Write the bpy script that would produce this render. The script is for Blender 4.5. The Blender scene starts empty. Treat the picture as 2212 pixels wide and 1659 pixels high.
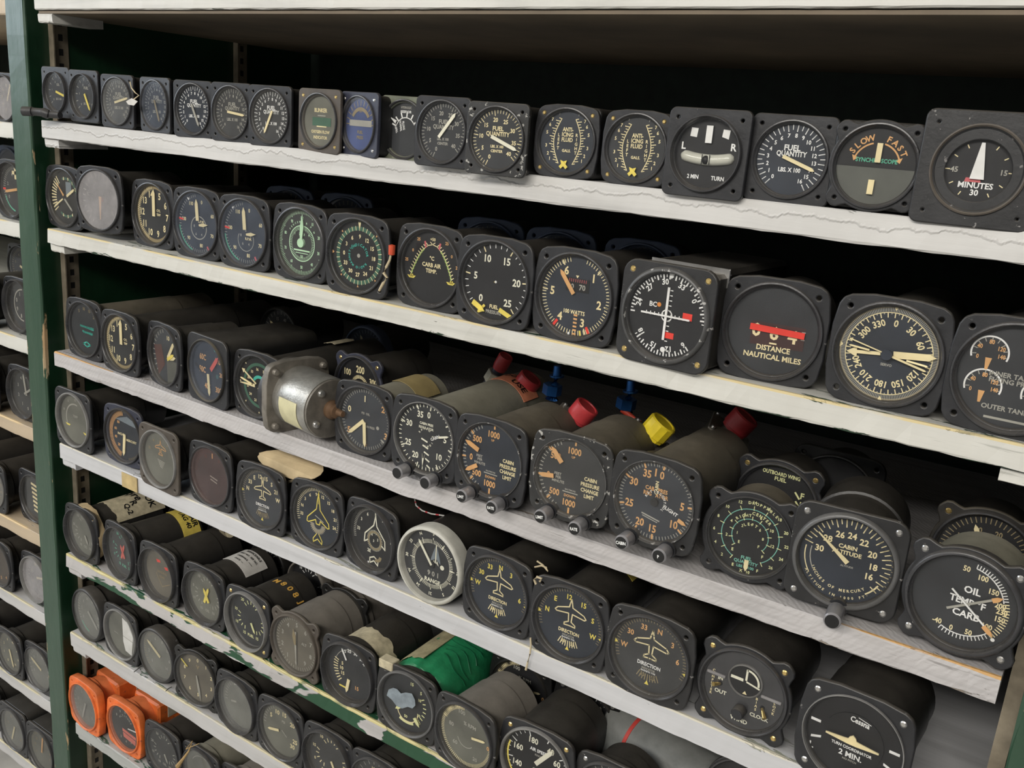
import bpy, bmesh, math, random
from mathutils import Vector, Matrix
sc = bpy.context.scene
COL = sc.collection
rnd = random.Random(7)
PI = math.pi
# ------------------------------------------------------------------ camera, world, lamps, exposure
ZC = 1.50                       # height of the camera above the floor
F = 1987.5 / 2212 * 36.0
RX = (0.8235786, 0.56188109, 0.07751083)
RD = (0.21263007, -0.17915372, -0.96056879)
RF = (-0.52583909, 0.80758503, -0.26701998)
CP = Vector((0, -0.69, ZC))
cd = bpy.data.cameras.new('camera'); cam = bpy.data.objects.new('camera', cd); COL.objects.link(cam)
cd.lens = F; cd.sensor_width = 36; cd.clip_start = 0.01
m = Matrix(((RX[0], -RD[0], -RF[0], CP[0]), (RX[1], -RD[1], -RF[1], CP[1]), (RX[2], -RD[2], -RF[2], CP[2]), (0, 0, 0, 1)))
cam.matrix_world = m
sc.camera = cam
w = bpy.data.worlds.new('world'); sc.world = w; w.use_nodes = True
w.node_tree.nodes['Background'].inputs[0].default_value = (0.78, 0.86, 1.0, 1)
w.node_tree.nodes['Background'].inputs[1].default_value = 0.10

def area(name, loc, target, sx, sy, power, col):
    l = bpy.data.lights.new(name, 'AREA'); l.shape = 'RECTANGLE'; l.size = sx; l.size_y = sy
    l.energy = power; l.color = col
    o = bpy.data.objects.new(name, l); COL.objects.link(o); o.location = loc
    o.rotation_euler = (Vector(target) - Vector(loc)).to_track_quat('-Z', 'Y').to_euler()
    return o
area('fluorescent_lamp', (-0.3, -2.55, ZC + 1.2), (-0.5, 0, ZC - .4), 2.6, 0.45, 66, (1.0, 0.955, 0.89))
area('fluorescent_lamp', (-3.2, -1.9, ZC + 1.2), (-3.0, -1.7, 0), 2.4, 0.35, 34, (1.0, 0.97, 0.93))  # second, unseen ceiling lamp, added to brighten the floor and left wall
area('window_light', (-4.1, -1.45, ZC + .75), (-1.2, -.4, ZC + .1), 1.6, 1.3, 30, (0.78, 0.88, 1.0))
sc.view_settings.view_transform = 'Standard'; sc.view_settings.look = 'None'
sc.view_settings.gamma = 1; sc.view_settings.exposure = 0.02
try: sc.view_settings.use_curve_mapping = False
except Exception: pass

# ------------------------------------------------------------------ pixel helpers (photo measured at 2212 x 1659)
def ray(u, v):
    x = (u - 1106) / 1987.5; y = (v - 829.5) / 1987.5
    return Vector([RX[i] * x + RD[i] * y + RF[i] for i in range(3)])
def at_y(u, v, Y):
    r = ray(u, v); return CP + r * ((Y + 0.69) / r.y)
def at_z(u, v, Z):
    r = ray(u, v); return CP + r * ((Z - ZC) / r.z)
def at_x(u, v, X):
    r = ray(u, v); return CP + r * (X / r.x)

# ------------------------------------------------------------------ materials
MC = {}
def nt(name):
    m = bpy.data.materials.new(name); m.use_nodes = True
    t = m.node_tree; return m, t, t.nodes['Principled BSDF']
def N(t, k, **kw):
    n = t.nodes.new(k)
    for a, b in kw.items(): setattr(n, a, b)
    return n
def ramp(t, src, p):
    r = N(t, 'ShaderNodeValToRGB'); e = r.color_ramp.elements
    e[0].position, e[0].color = p[0][0], p[0][1]; e[1].position, e[1].color = p[-1][0], p[-1][1]
    for q in p[1:-1]:
        x = e.new(q[0]); x.color = q[1]
    t.links.new(src, r.inputs[0]); return r.outputs[0]
def g1(x): return (x, x, x, 1)
def noise(t, scale, vec=None, detail=4, rough=.55, dist=0):
    n = N(t, 'ShaderNodeTexNoise'); n.inputs['Scale'].default_value = scale; n.inputs['Detail'].default_value = detail
    n.inputs['Roughness'].default_value = rough; n.inputs['Distortion'].default_value = dist
    if vec: t.links.new(vec, n.inputs['Vector'])
    return n.outputs['Fac']
def objco(t, scale=(1, 1, 1)):
    c = N(t, 'ShaderNodeTexCoord'); mp = N(t, 'ShaderNodeMapping'); mp.inputs['Scale'].default_value = scale
    t.links.new(c.outputs['Object'], mp.inputs[0]); return mp.outputs[0]
def mixc(t, f, a, b):
    n = N(t, 'ShaderNodeMix', data_type='RGBA')
    for s, v in ((n.inputs[0], f), (n.inputs[6], a), (n.inputs[7], b)):
        if hasattr(v, 'is_output') or hasattr(v, 'links'): t.links.new(v, s)
        else: s.default_value = v
    return n.outputs[2]
def math_(t, op, a, b=None):
    n = N(t, 'ShaderNodeMath', operation=op)
    for s, v in ((n.inputs[0], a), (n.inputs[1], b)):
        if v is None: continue
        if hasattr(v, 'links'): t.links.new(v, s)
        else: s.default_value = v
    return n.outputs[0]
def bump(t, p, h, st, dist=.001):
    b = N(t, 'ShaderNodeBump'); b.inputs['Strength'].default_value = st; b.inputs['Distance'].default_value = dist
    t.links.new(h, b.inputs['Height']); t.links.new(b.outputs[0], p.inputs['Normal'])
def c4(c): return (c[0], c[1], c[2], 1)
def plain(name, col, rough=.5, metal=0, var=.15, bmp=0.0, scale=60):
    if name in MC: return MC[name]
    m, t, p = nt(name)
    v = objco(t)
    n = noise(t, scale, v)
    a = tuple(x * (1 - var) for x in col); b = tuple(min(1, x * (1 + var)) for x in col)
    t.links.new(ramp(t, n, [(.3, c4(a)), (.7, c4(b))]), p.inputs['Base Color'])
    p.inputs['Roughness'].default_value = rough; p.inputs['Metallic'].default_value = metal
    if bmp: bump(t, p, noise(t, scale * 4, v), bmp)
    MC[name] = m; return m
def worn(name, base, dust=(.16, .14, .11), damt=.5, rough=.42, chip=None, chipamt=.0, bmp=.25):
    """painted metal: dust lying on faces that look up, scuffs and small chips"""
    if name in MC: return MC[name]
    m, t, p = nt(name)
    v = objco(t)
    n = noise(t, 45, v, 6)
    col = ramp(t, n, [(.3, c4([x * .75 for x in base])), (.7, c4([x * 1.3 for x in base]))])
    g = N(t, 'ShaderNodeNewGeometry'); s = N(t, 'ShaderNodeSeparateXYZ'); t.links.new(g.outputs['Normal'], s.inputs[0])
    up = N(t, 'ShaderNodeMapRange'); t.links.new(s.outputs[2], up.inputs[0]); up.inputs[1].default_value = .05; up.inputs[2].default_value = .95
    n2 = noise(t, 22, v, 5, .6)
    d = math_(t, 'MULTIPLY', math_(t, 'MULTIPLY', up.outputs[0], n2), damt * 1.7)
    col = mixc(t, d, col, c4(dust))
    if chip:
        n3 = noise(t, 130, v, 5, .6)
        k = ramp(t, n3, [(.70 - chipamt, g1(0)), (.72 - chipamt, g1(1))])
        col = mixc(t, k, col, c4(chip))
    t.links.new(col, p.inputs['Base Color'])
    t.links.new(math_(t, 'ADD', math_(t, 'MULTIPLY', n2, .35), rough - .15), p.inputs['Roughness'])
    bump(t, p, noise(t, 300, v, 3), bmp, .0006)
    MC[name] = m; return m
def glass(name, haze, hcol=(.5, .5, .5), streak=.5, gl=.85):
    if name in MC: return MC[name]
    m = bpy.data.materials.new(name); m.use_nodes = True; t = m.node_tree; t.nodes.clear()
    out = N(t, 'ShaderNodeOutputMaterial'); tr = N(t, 'ShaderNodeBsdfTransparent'); gs = N(t, 'ShaderNodeBsdfGlossy'); df = N(t, 'ShaderNodeBsdfDiffuse')
    gs.inputs['Roughness'].default_value = .09; gs.inputs[0].default_value = (gl, gl, gl, 1); df.inputs[0].default_value = c4(hcol)
    fr = N(t, 'ShaderNodeFresnel'); fr.inputs[0].default_value = 1.36
    v = objco(t, (1, 1, 1)); n = noise(t, 28, v, 6, .62)
    n2 = ramp(t, n, [(.25, g1(haze * (1 - streak))), (.75, g1(min(1, haze * (1 + streak))))])
    a = N(t, 'ShaderNodeMixShader'); t.links.new(n2, a.inputs[0]); t.links.new(tr.outputs[0], a.inputs[1]); t.links.new(df.outputs[0], a.inputs[2])
    b = N(t, 'ShaderNodeMixShader'); t.links.new(fr.outputs[0], b.inputs[0]); t.links.new(a.outputs[0], b.inputs[1]); t.links.new(gs.outputs[0], b.inputs[2])
    t.links.new(b.outputs[0], out.inputs[0]); MC[name] = m; return m
CASE = worn('black_case', (.011, .011, .011), dust=(.085, .075, .06), damt=.4, rough=.36)
CASED = worn('dusty_case', (.022, .020, .017), dust=(.15, .13, .095), damt=.8, rough=.55)
FLG = worn('flange_grey', (.022, .0225, .025), damt=.4, chip=(.13, .125, .12), chipamt=.035, rough=.38)
FLGD = worn('flange_worn', (.022, .022, .023), damt=.35, chip=(.25, .24, .23), chipamt=.045, rough=.4)
FLGW = worn('flange_very_worn', (.028, .028, .028), damt=.5, chip=(.42, .41, .38), chipamt=.10, rough=.4)
FLGB = worn('flange_blue_grey', (.032, .035, .055), damt=.3, rough=.45)
FLGN = worn('flange_brown', (.075, .062, .05), damt=.6, rough=.55)
FLGG = worn('flange_olive', (.13, .14, .10), damt=.4, chip=(.4, .38, .3), chipamt=.06, rough=.5)
BEZ = worn('bezel_black', (.042, .042, .045), damt=.25, rough=.27)
BEZL = worn('bezel_light', (.20, .197, .19), damt=.2, rough=.32)
BEZW = plain('bezel_ivory', (.52, .51, .45), .45)
BEZM = worn('bezel_chipped', (.07, .07, .07), damt=.2, chip=(.45, .44, .42), chipamt=.105, rough=.35)
ORG = worn('orange_paint', (.78, .17, .035), dust=(.30, .16, .10), damt=.35, chip=(.42, .10, .05), chipamt=.06, rough=.42)
TAN = worn('taupe_case', (.15, .135, .115), dust=(.22, .2, .17), damt=.4, rough=.6)
OLV = worn('olive_grey_case', (.17, .165, .13), dust=(.28, .26, .2), damt=.5, rough=.5)
ALU = plain('cast_aluminium', (.42, .41, .38), .38, .75, .18, .3, 90)
ALUD = plain('dirty_aluminium', (.23, .21, .18), .5, .5, .3, .3, 60)
BRASS = plain('brass', (.75, .55, .22), .3, .9)
STEEL = plain('steel', (.55, .54, .52), .3, .85)
KNOB = plain('knob_grey', (.36, .35, .36), .3, .4)
BLACK = plain('soft_black', (.008, .008, .008), .6)
PAPER = plain('yellowed_paper', (.50, .44, .30), .8, 0, .25, .1, 120)
WPAPER = plain('white_label', (.58, .56, .52), .7, 0, .12, .1, 90)
YTAPE = plain('yellow_label', (.66, .52, .10), .6, 0, .15, .1, 90)
OTAPE = plain('orange_label', (.62, .22, .12), .6, 0, .2, .1, 90)
REDP = plain('red_plastic', (.50, .045, .05), .4)
YELP = plain('yellow_plastic', (.80, .62, .03), .4)
BLUP = plain('blue_anodised', (.03, .14, .42), .25, .7)
STR = plain('twine', (.55, .46, .30), .8)
GTAPE = plain('green_tape', (.02, .22, .09), .4, 0, .3, .5, 40)
GLC = glass('glass_clean', .02, (.35, .36, .38))
GLH = glass('glass_dusty', .06, (.42, .41, .38))
GLF = glass('glass_fog_and_reflection', .20, (.40, .40, .38))  # fog raised further so lower dials carry the floor's reflection as haze
GLM = glass('glass_milky', .46, (.50, .48, .48), .3)
GLB = glass('glass_blue_reflection', .14, (.24, .28, .36))  # bluish reflections painted in as the haze colour
GLR = glass('glass_reddish', .22, (.22, .13, .12))
def dialmat(nm, c): return plain('dial_' + nm, c, .6, 0, .3, 0, 25)
DB = dialmat('black', (.010, .010, .011)); DG = dialmat('grey', (.028, .030, .033)); DN = dialmat('navy', (.022, .028, .040))
DT = dialmat('tan', (.14, .125, .095)); DK = dialmat('olive_grey', (.15, .152, .125)); DBL = dialmat('blue', (.05, .08, .22))  # tan and olive grey lifted: floor reflection veil put into the dial colour
INK = {}
for k, c in dict(w=(.92, .92, .88), c=(.90, .78, .46), y=(.90, .74, .14), o=(.78, .43, .17), g=(.12, .52, .34), l=(.58, .85, .58), r=(.88, .05, .03),
                 k=(.006, .006, .006), d=(.40, .39, .34), e=(.06, .50, .40), p=(.62, .13, .14), t=(.30, .24, .13), f=(.05, .14, .09), s=(.20, .24, .27)).items():
    INK[k] = plain('print_' + k, c, .6, 0, .12)

# ------------------------------------------------------------------ mesh helpers
def mesh(name, vs, fs, mats=(), mi=None, smooth=False, ang=.6):
    me = bpy.data.meshes.new(name); me.from_pydata(vs, [], fs)
    for x in mats: me.materials.append(x)
    if mi: me.polygons.foreach_set('material_index', mi)
    if smooth:
        me.polygons.foreach_set('use_smooth', [True] * len(me.polygons)); me.set_sharp_from_angle(angle=ang)
    me.update(); return me
def fixn(me):
    b = bmesh.new(); b.from_mesh(me); bmesh.ops.recalc_face_normals(b, faces=b.faces); b.to_mesh(me); b.free(); return me
def obj(name, me, parent=None, loc=(0, 0, 0), rot=None, mat=None):
    o = bpy.data.objects.new(name, me); COL.objects.link(o); o.location = loc
    if rot: o.rotation_euler = rot
    if parent is not None: o.parent = parent
    if mat is not None:
        if me.materials and me.materials[0] is not mat:
            o.material_slots[0].link = 'OBJECT'; o.material_slots[0].material = mat
        elif not me.materials: me.materials.append(mat)
    return o
def tag(o, label, cat=None, group=None, kind=None):
    if label: o['label'] = label
    if cat: o['category'] = cat
    if group: o['group'] = group
    if kind: o['kind'] = kind
    return o
CACHE = {}
def lathe(name, prof, n=48, mat=None, ang=.6):
    """profile of (radius, y) turned around the local Y axis"""
    key = (name, tuple(prof), n)
    if key in CACHE: return CACHE[key]
    vs, fs = [], []
    for r, y in prof:
        for i in range(n):
            a = 2 * PI * i / n; vs.append((r * math.cos(a), y, r * math.sin(a)))
    for j in range(len(prof) - 1):
        for i in range(n):
            k = (i + 1) % n
            fs.append((j * n + i, j * n + k, (j + 1) * n + k, (j + 1) * n + i))
    if prof[0][0] < 1e-4: fs = [tuple(reversed(f)) for f in fs]
    me = mesh(name, vs, fs, [mat] if mat else [], smooth=True, ang=ang); CACHE[key] = me; return me
def closed(prof): # close both ends with tiny radius
    return [(1e-5, prof[0][1])] + list(prof) + [(1e-5, prof[-1][1])]
def flat(name, outer, holes, th, bev=0.0, mat=None):
    """2D outline with holes, extruded backwards from y=0 to y=th (curve fill keeps the holes real)"""
    key = (name, th, bev, len(outer), tuple(outer[0]), tuple(outer[len(outer) // 3]), len(holes), mat.name if mat else '')
    if key in CACHE: return CACHE[key]
    cu = bpy.data.curves.new(name, 'CURVE'); cu.dimensions = '2D'; cu.fill_mode = 'BOTH'; cu.extrude = max(th / 2 - bev, 1e-5); cu.bevel_depth = bev; cu.bevel_resolution = 1
    for ring in [outer] + holes:
        s = cu.splines.new('POLY'); s.points.add(len(ring) - 1); s.use_cyclic_u = True
        for p, q in zip(s.points, ring): p.co = (q[0], q[1], 0, 1)
    o = bpy.data.objects.new('tmp', cu); me = bpy.data.meshes.new_from_object(o)
    bpy.data.objects.remove(o); bpy.data.curves.remove(cu)
    me.name = name; me.transform(Matrix(((1, 0, 0, 0), (0, 0, -1, th / 2), (0, 1, 0, 0), (0, 0, 0, 1))))
    me.materials.clear()
    if mat: me.materials.append(mat)
    CACHE[key] = me; return me
def circ(r, n=40, cx=0, cy=0): return [(cx + r * math.cos(2 * PI * i / n), cy + r * math.sin(2 * PI * i / n)) for i in range(n)]
def rsq(h, r, n=5, hy=None):
    hy = hy or h; pts = []
    for sx, sy, a0 in ((1, 1, 0), (-1, 1, 90), (-1, -1, 180), (1, -1, 270)):
        for i in range(n + 1):
            a = math.radians(a0 + 90 * i / n); pts.append((sx * (h - r) + r * math.cos(a), sy * (hy - r) + r * math.sin(a)))
    return pts
def octo(s):
    q = [(1.045, .40), (.985, .80), (.93, .90), (.90, .93), (.80, .985), (.40, 1.045)]
    pts = []
    for sx, sy, rev in ((1, 1, 0), (-1, 1, 1), (-1, -1, 0), (1, -1, 1)):
        for x, y in (reversed(q) if rev else q): pts.append((sx * x * s, sy * y * s))
    return pts
def eared(s, wd=.19, tip=1.30, base=1.04):
    pts = []
    for i in range(96):
        a = 2 * PI * i / 96; d = abs(((a % (PI / 2)) - PI / 4))
        r = base + (tip - base) * math.exp(-(d / wd) ** 4)
        pts.append((r * s * math.cos(a), r * s * math.sin(a)))
    return pts
def box(name, x0, x1, y0, y1, z0, z1, mat=None, bev=0):
    b = bev; vs = []; 
    for y, e in ((y0, b), (y0 + b, 0), (y1 - b, 0), (y1, b)):
        for (x, z) in ((x0 + e, z0), (x1 - e, z0), (x1, z0 + e), (x1, z1 - e), (x1 - e, z1), (x0 + e, z1), (x0, z1 - e), (x0, z0 + e)) if b else ((x0, z0), (x1, z0), (x1, z1), (x0, z1)):
            if b and e == 0:
                pass
            vs.append((x, y, z))
    n = 8 if b else 4
    if not b: vs = vs[:4] + vs[-4:]
    else:
        vs = []
        for y, e in ((y0, b), (y0 + b, 0), (y1 - b, 0), (y1, b)):
            X0, X1, Z0, Z1 = x0 + e, x1 - e, z0 + e, z1 - e; c = b
            for (x, z) in ((X0 + c, Z0), (X1 - c, Z0), (X1, Z0 + c), (X1, Z1 - c), (X1 - c, Z1), (X0 + c, Z1), (X0, Z1 - c), (X0, Z0 + c)): vs.append((x, y, z))
    L = len(vs) // n; fs = []
    for j in range(L - 1):
        for i in range(n): fs.append((j * n + i, j * n + (i + 1) % n, (j + 1) * n + (i + 1) % n, (j + 1) * n + i))
    fs.append(tuple(range(n))[::-1]); fs.append(tuple(range((L - 1) * n, L * n)))
    return fixn(mesh(name, vs, fs, [mat] if mat else []))
def tube(name, pts, r, n=8, mat=None, smooth=True):
    pts = [Vector(p) for p in pts]; vs, fs = [], []
    for i, p in enumerate(pts):
        t = (pts[min(i + 1, len(pts) - 1)] - pts[max(i - 1, 0)]).normalized()
        a = t.cross(Vector((0, 0, 1)));
        if a.length < .1: a = t.cross(Vector((1, 0, 0)))
        a.normalize(); b = t.cross(a); rr = r[i] if isinstance(r, (list, tuple)) else r
        for k in range(n):
            an = 2 * PI * k / n; vs.append(tuple(p + a * (rr * math.cos(an)) + b * (rr * math.sin(an))))
    for i in range(len(pts) - 1):
        for k in range(n): fs.append((i * n + k, i * n + (k + 1) % n, (i + 1) * n + (k + 1) % n, (i + 1) * n + k))
    fs.append(tuple(range(n))[::-1]); fs.append(tuple(range(len(vs) - n, len(vs))))
    return fixn(mesh(name, vs, fs, [mat] if mat else [], smooth=smooth, ang=.9))
def arcpatch(name, r, a0, a1, y0, y1, mat, th=.0004, n=14, wav=0.0):
    """label wrapped round a barrel; angles in degrees, 90 is the top"""
    vs, fs = [], []
    for i in range(n + 1):
        a = math.radians(a0 + (a1 - a0) * i / n)
        e0 = wav * rnd.uniform(-1, 1); e1 = wav * rnd.uniform(-1, 1)
        for rr, yy in ((r + th, y0 + e0), (r + th, y1 + e1), (r, y1 + e1), (r, y0 + e0)): vs.append((rr * math.cos(a), yy, rr * math.sin(a)))
    for i in range(n):
        for k in range(4): fs.append((i * 4 + k, i * 4 + (k + 1) % 4, (i + 1) * 4 + (k + 1) % 4, (i + 1) * 4 + k))
    fs.append((0, 3, 2, 1)); fs.append((4 * n, 4 * n + 1, 4 * n + 2, 4 * n + 3))
    return fixn(mesh(name, vs, fs, [mat], smooth=True))
TX = {}
def textgeo(s, bold=.028):
    if s in TX: return TX[s]
    cu = bpy.data.curves.new('t', 'FONT'); cu.body = s; cu.align_x = 'CENTER'; cu.align_y = 'CENTER'; cu.size = 1; cu.resolution_u = 2; cu.offset = bold
    o = bpy.data.objects.new('t', cu); me = bpy.data.meshes.new_from_object(o)
    vs = [(v.co.x, v.co.y) for v in me.vertices]; fs = [tuple(p.vertices) for p in me.polygons]
    bpy.data.objects.remove(o); bpy.data.curves.remove(cu); bpy.data.meshes.remove(me)
    if vs:
        ys = [v[1] for v in vs]; xs = [v[0] for v in vs]; cy = (max(ys) + min(ys)) / 2; cx = (max(xs) + min(xs)) / 2
        vs = [((x - cx), (y - cy)) for x, y in vs]
    TX[s] = (vs, fs); return TX[s]
class Ink:
    """flat print collected per colour; coordinates in units of R, x right, y up, angles clockwise from the top"""
    def __init__(s): s.v = []; s.f = []; s.m = []; s.c = []
    def add(s, col, vs, fs):
        if col not in s.c: s.c.append(col)
        o = len(s.v); k = s.c.index(col); s.v += vs; s.f += [tuple(i + o for i in f) for f in fs]; s.m += [k] * len(fs)
    def t(s, txt, x, y, h, col='c', rot=0, sx=1.0):
        vs, fs = textgeo(txt); k = h / .70; a = -math.radians(rot); ca, sa = math.cos(a), math.sin(a)
        s.add(col, [(x + (p * sx * ca - q * sa) * k, y + (p * sx * sa + q * ca) * k) for p, q in vs], fs)
    def P(s, r, a, cx=0, cy=0): a = math.radians(a); return (cx + r * math.sin(a), cy + r * math.cos(a))
    def ct(s, txt, r, a, h, col='c', step=None, flip=False):
        st = step or math.degrees(h * 1.05 / r); n = len(txt)
        for i, ch in enumerate(txt):
            if ch == ' ': continue
            d = (i - (n - 1) / 2) * st; an = a + (-d if flip else d); x, y = s.P(r, an)
            s.t(ch, x, y, h, col, an + (180 if flip else 0))
    def tk(s, r0, r1, a0, a1, n, w=.012, col='c', cx=0, cy=0, skip=None):
        for i in range(n):
            if skip and i % skip == 0: continue
            a = math.radians(a0 + (a1 - a0) * i / max(1, n - 1)); d = (math.sin(a), math.cos(a)); e = (d[1] * w / 2, -d[0] * w / 2)
            s.add(col, [(cx + d[0] * r0 - e[0], cy + d[1] * r0 - e[1]), (cx + d[0] * r1 - e[0], cy + d[1] * r1 - e[1]), (cx + d[0] * r1 + e[0], cy + d[1] * r1 + e[1]), (cx + d[0] * r0 + e[0], cy + d[1] * r0 + e[1])], [(0, 1, 2, 3)])
    def arc(s, r, a0, a1, w=.02, col='c', cx=0, cy=0, n=None):
        n = n or max(6, int(abs(a1 - a0) / 7)); vs = []
        for i in range(n + 1):
            a = a0 + (a1 - a0) * i / n; vs += [s.P(r - w / 2, a, cx, cy), s.P(r + w / 2, a, cx, cy)]
        s.add(col, vs, [(2 * i, 2 * i + 1, 2 * i + 3, 2 * i + 2) for i in range(n)])
    def ln(s, pts, w=.02, col='c', close=False):
        q = list(pts) + ([pts[0]] if close else [])
        for (x0, y0), (x1, y1) in zip(q, q[1:]):
            L = math.hypot(x1 - x0, y1 - y0) or 1; ex, ey = -(y1 - y0) / L * w / 2, (x1 - x0) / L * w / 2; dx, dy = (x1 - x0) / L * w * .3, (y1 - y0) / L * w * .3
            s.add(col, [(x0 - ex - dx, y0 - ey - dy), (x1 - ex + dx, y1 - ey + dy), (x1 + ex + dx, y1 + ey + dy), (x0 + ex - dx, y0 + ey - dy)], [(0, 1, 2, 3)])
    def pg(s, pts, col='c'): s.add(col, list(pts), [tuple(range(len(pts)))])
    def dot(s, x, y, r, col='c'): s.pg([(x + r * math.cos(k * PI / 6), y + r * math.sin(k * PI / 6)) for k in range(12)], col)
    def rect(s, x0, y0, x1, y1, col='c'): s.pg([(x0, y0), (x1, y0), (x1, y1), (x0, y1)], col)
    def nums(s, L, a0, a1, r, h, col='c', radial=False, sx=.95):
        for i, n in enumerate(L):
            a = a0 + (a1 - a0) * i / max(1, len(L) - 1)
            if n == '': continue
            x, y = s.P(r, a); s.t(str(n), x, y, h, col, a if radial else 0, sx)
    def build(s, name, R, y, parent, extr=0):
        if not s.v: return None
        used = {}
        for f, k in zip(s.f, s.m):
            for q in f: used[q] = k
        vs = [(a * R, y - .00005 * used.get(q, 0), b * R) for q, (a, b) in enumerate(s.v)]
        return obj(name, mesh(name, vs, s.f, [INK[c] for c in s.c], s.m), parent)

# ------------------------------------------------------------------ the rack
S = .69
SHZ = {0: .098, 1: -.0376, 2: -.179, 3: -.3505, 4: -.487, 5: -.6617, 6: -.7935, 7: -.955}
STH = {0: .036, 1: .0225, 2: .0195, 3: .021, 4: .0235, 5: .022, 6: .0245, 7: .020}
def shz(row, X=-.6):
    z = SHZ[row]
    if row == 3: z -= .0045 * max(0, 1 - ((X + .61) / .61) ** 2)
    return ZC + z
def shelf_mat(name, base, chip, edge, cover=.5, edgew=.0015, grain=(3, 40, 60), botchip=.5, streak=0.0, side=None, dark=None, drip=False, scratch=False):
    m, t, p = nt(name); co = N(t, 'ShaderNodeTexCoord'); sp = N(t, 'ShaderNodeSeparateXYZ'); t.links.new(co.outputs['Object'], sp.inputs[0])
    v = objco(t, grain); n = noise(t, 1.0, v, 6, .6)
    v1 = objco(t); n1 = noise(t, 9, v1, 3)
    b0 = tuple(x * .72 for x in base); b1 = tuple(min(.85, x * 1.12) for x in base)
    col = ramp(t, math_(t, 'ADD', math_(t, 'MULTIPLY', n, .75), math_(t, 'MULTIPLY', n1, .25)), [(.30, c4(b0)), (.5, c4(base)), (.72, c4(b1))])
    if dark:   # thin dark cracks along the grain
        vg = objco(t, (5, 60, 160)); ng = noise(t, 1.0, vg, 5, .7, .6)
        col = mixc(t, ramp(t, ng, [(.63, g1(0)), (.66, g1(dark[3]))]), col, c4(dark[:3]))
    vc = objco(t, (14, 60, 70)); nc = noise(t, 1.0, vc, 6, .62, .4)
    # object z=0 is the shelf top; chips gather near the lower and the upper front edge
    zt = N(t, 'ShaderNodeMapRange'); t.links.new(sp.outputs[2], zt.inputs[0]); zt.inputs[1].default_value = -.006; zt.inputs[2].default_value = .0
    zb = N(t, 'ShaderNodeMapRange'); t.links.new(sp.outputs[2], zb.inputs[0]); zb.inputs[1].default_value = -.015; zb.inputs[2].default_value = -.022
    th = math_(t, 'ADD', nc, math_(t, 'ADD', math_(t, 'MULTIPLY', zt.outputs[0], .10), math_(t, 'MULTIPLY', zb.outputs[0], .16 * botchip)))
    k = ramp(t, th, [(.80 - cover * .3, g1(0)), (.815 - cover * .3, g1(1))])
    if side:  # more paint missing towards one end
        k2 = N(t, 'ShaderNodeMapRange'); t.links.new(sp.outputs[0], k2.inputs[0]); k2.inputs[1].default_value = side[0]; k2.inputs[2].default_value = side[1]
        big = noise(t, 1.0, objco(t, (7, 30, 22)), 4, .55, .5)
        k = math_(t, 'MAXIMUM', k, ramp(t, math_(t, 'ADD', math_(t, 'MULTIPLY', k2.outputs[0], side[2]), big), [(.60, g1(0)), (.61, g1(1))]))
    # only the front 3 cm chip
    fy = N(t, 'ShaderNodeMapRange'); t.links.new(sp.outputs[1], fy.inputs[0]); fy.inputs[1].default_value = .045; fy.inputs[2].default_value = .012
    k = math_(t, 'MULTIPLY', k, fy.outputs[0])
    col = mixc(t, k, col, c4(chip))
    if edge: # bare strip on the arris
        a = math_(t, 'LESS_THAN', math_(t, 'ABSOLUTE', math_(t, 'ADD', sp.outputs[2], .0002)), edgew)
        b = math_(t, 'LESS_THAN', sp.outputs[1], .0035)
        e = math_(t, 'MULTIPLY', math_(t, 'MULTIPLY', a, b), ramp(t, noise(t, 1.0, objco(t, (12, 20, 20)), 4), [(.40, g1(0)), (.5, g1(1))]))
        col = mixc(t, e, col, c4(edge))
    t.links.new(col, p.inputs['Base Color']); p.inputs['Roughness'].default_value = .55
    h = math_(t, 'ADD', math_(t, 'MULTIPLY', n, .6), math_(t, 'MULTIPLY', k, -1.2))
    if streak:
        nw = N(t, 'ShaderNodeTexWave', wave_type='BANDS', bands_direction='DIAGONAL'); t.links.new(objco(t, (1, 1, -1)), nw.inputs[0]); nw.inputs['Scale'].default_value = 95; nw.inputs['Distortion'].default_value = 6; nw.inputs['Detail'].default_value = 3
        h = math_(t, 'ADD', h, math_(t, 'MULTIPLY', math_(t, 'MULTIPLY', nw.outputs['Fac'], n), streak * .6))
    if drip:  # raised wavy edge where a coat of paint ran and dried
        nw = noise(t, 1.0, objco(t, (16, 4, 4)), 5, .65); nw2 = noise(t, 1.0, objco(t, (90, 20, 20)), 2)
        off = math_(t, 'ADD', math_(t, 'MULTIPLY', nw, .030), math_(t, 'MULTIPLY', nw2, .003))
        dd = math_(t, 'ABSOLUTE', math_(t, 'ADD', sp.outputs[2], math_(t, 'SUBTRACT', off, .0085)))
        rg = N(t, 'ShaderNodeMapRange'); t.links.new(dd, rg.inputs[0]); rg.inputs[1].default_value = .0; rg.inputs[2].default_value = .0016; rg.inputs[3].default_value = 1.0; rg.inputs[4].default_value = 0
        h = math_(t, 'ADD', h, rg.outputs[0])
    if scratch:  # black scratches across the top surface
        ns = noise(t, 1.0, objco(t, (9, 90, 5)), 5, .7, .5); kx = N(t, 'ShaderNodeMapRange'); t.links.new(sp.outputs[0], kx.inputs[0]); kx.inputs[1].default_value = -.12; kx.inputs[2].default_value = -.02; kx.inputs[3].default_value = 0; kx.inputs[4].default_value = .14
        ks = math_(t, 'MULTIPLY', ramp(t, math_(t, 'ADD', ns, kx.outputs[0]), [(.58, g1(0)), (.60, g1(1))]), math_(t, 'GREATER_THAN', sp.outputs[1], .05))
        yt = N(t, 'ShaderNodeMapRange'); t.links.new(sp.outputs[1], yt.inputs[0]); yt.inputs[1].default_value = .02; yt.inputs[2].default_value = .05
        col = mixc(t, yt.outputs[0], col, (.23, .23, .225, 1))
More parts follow.
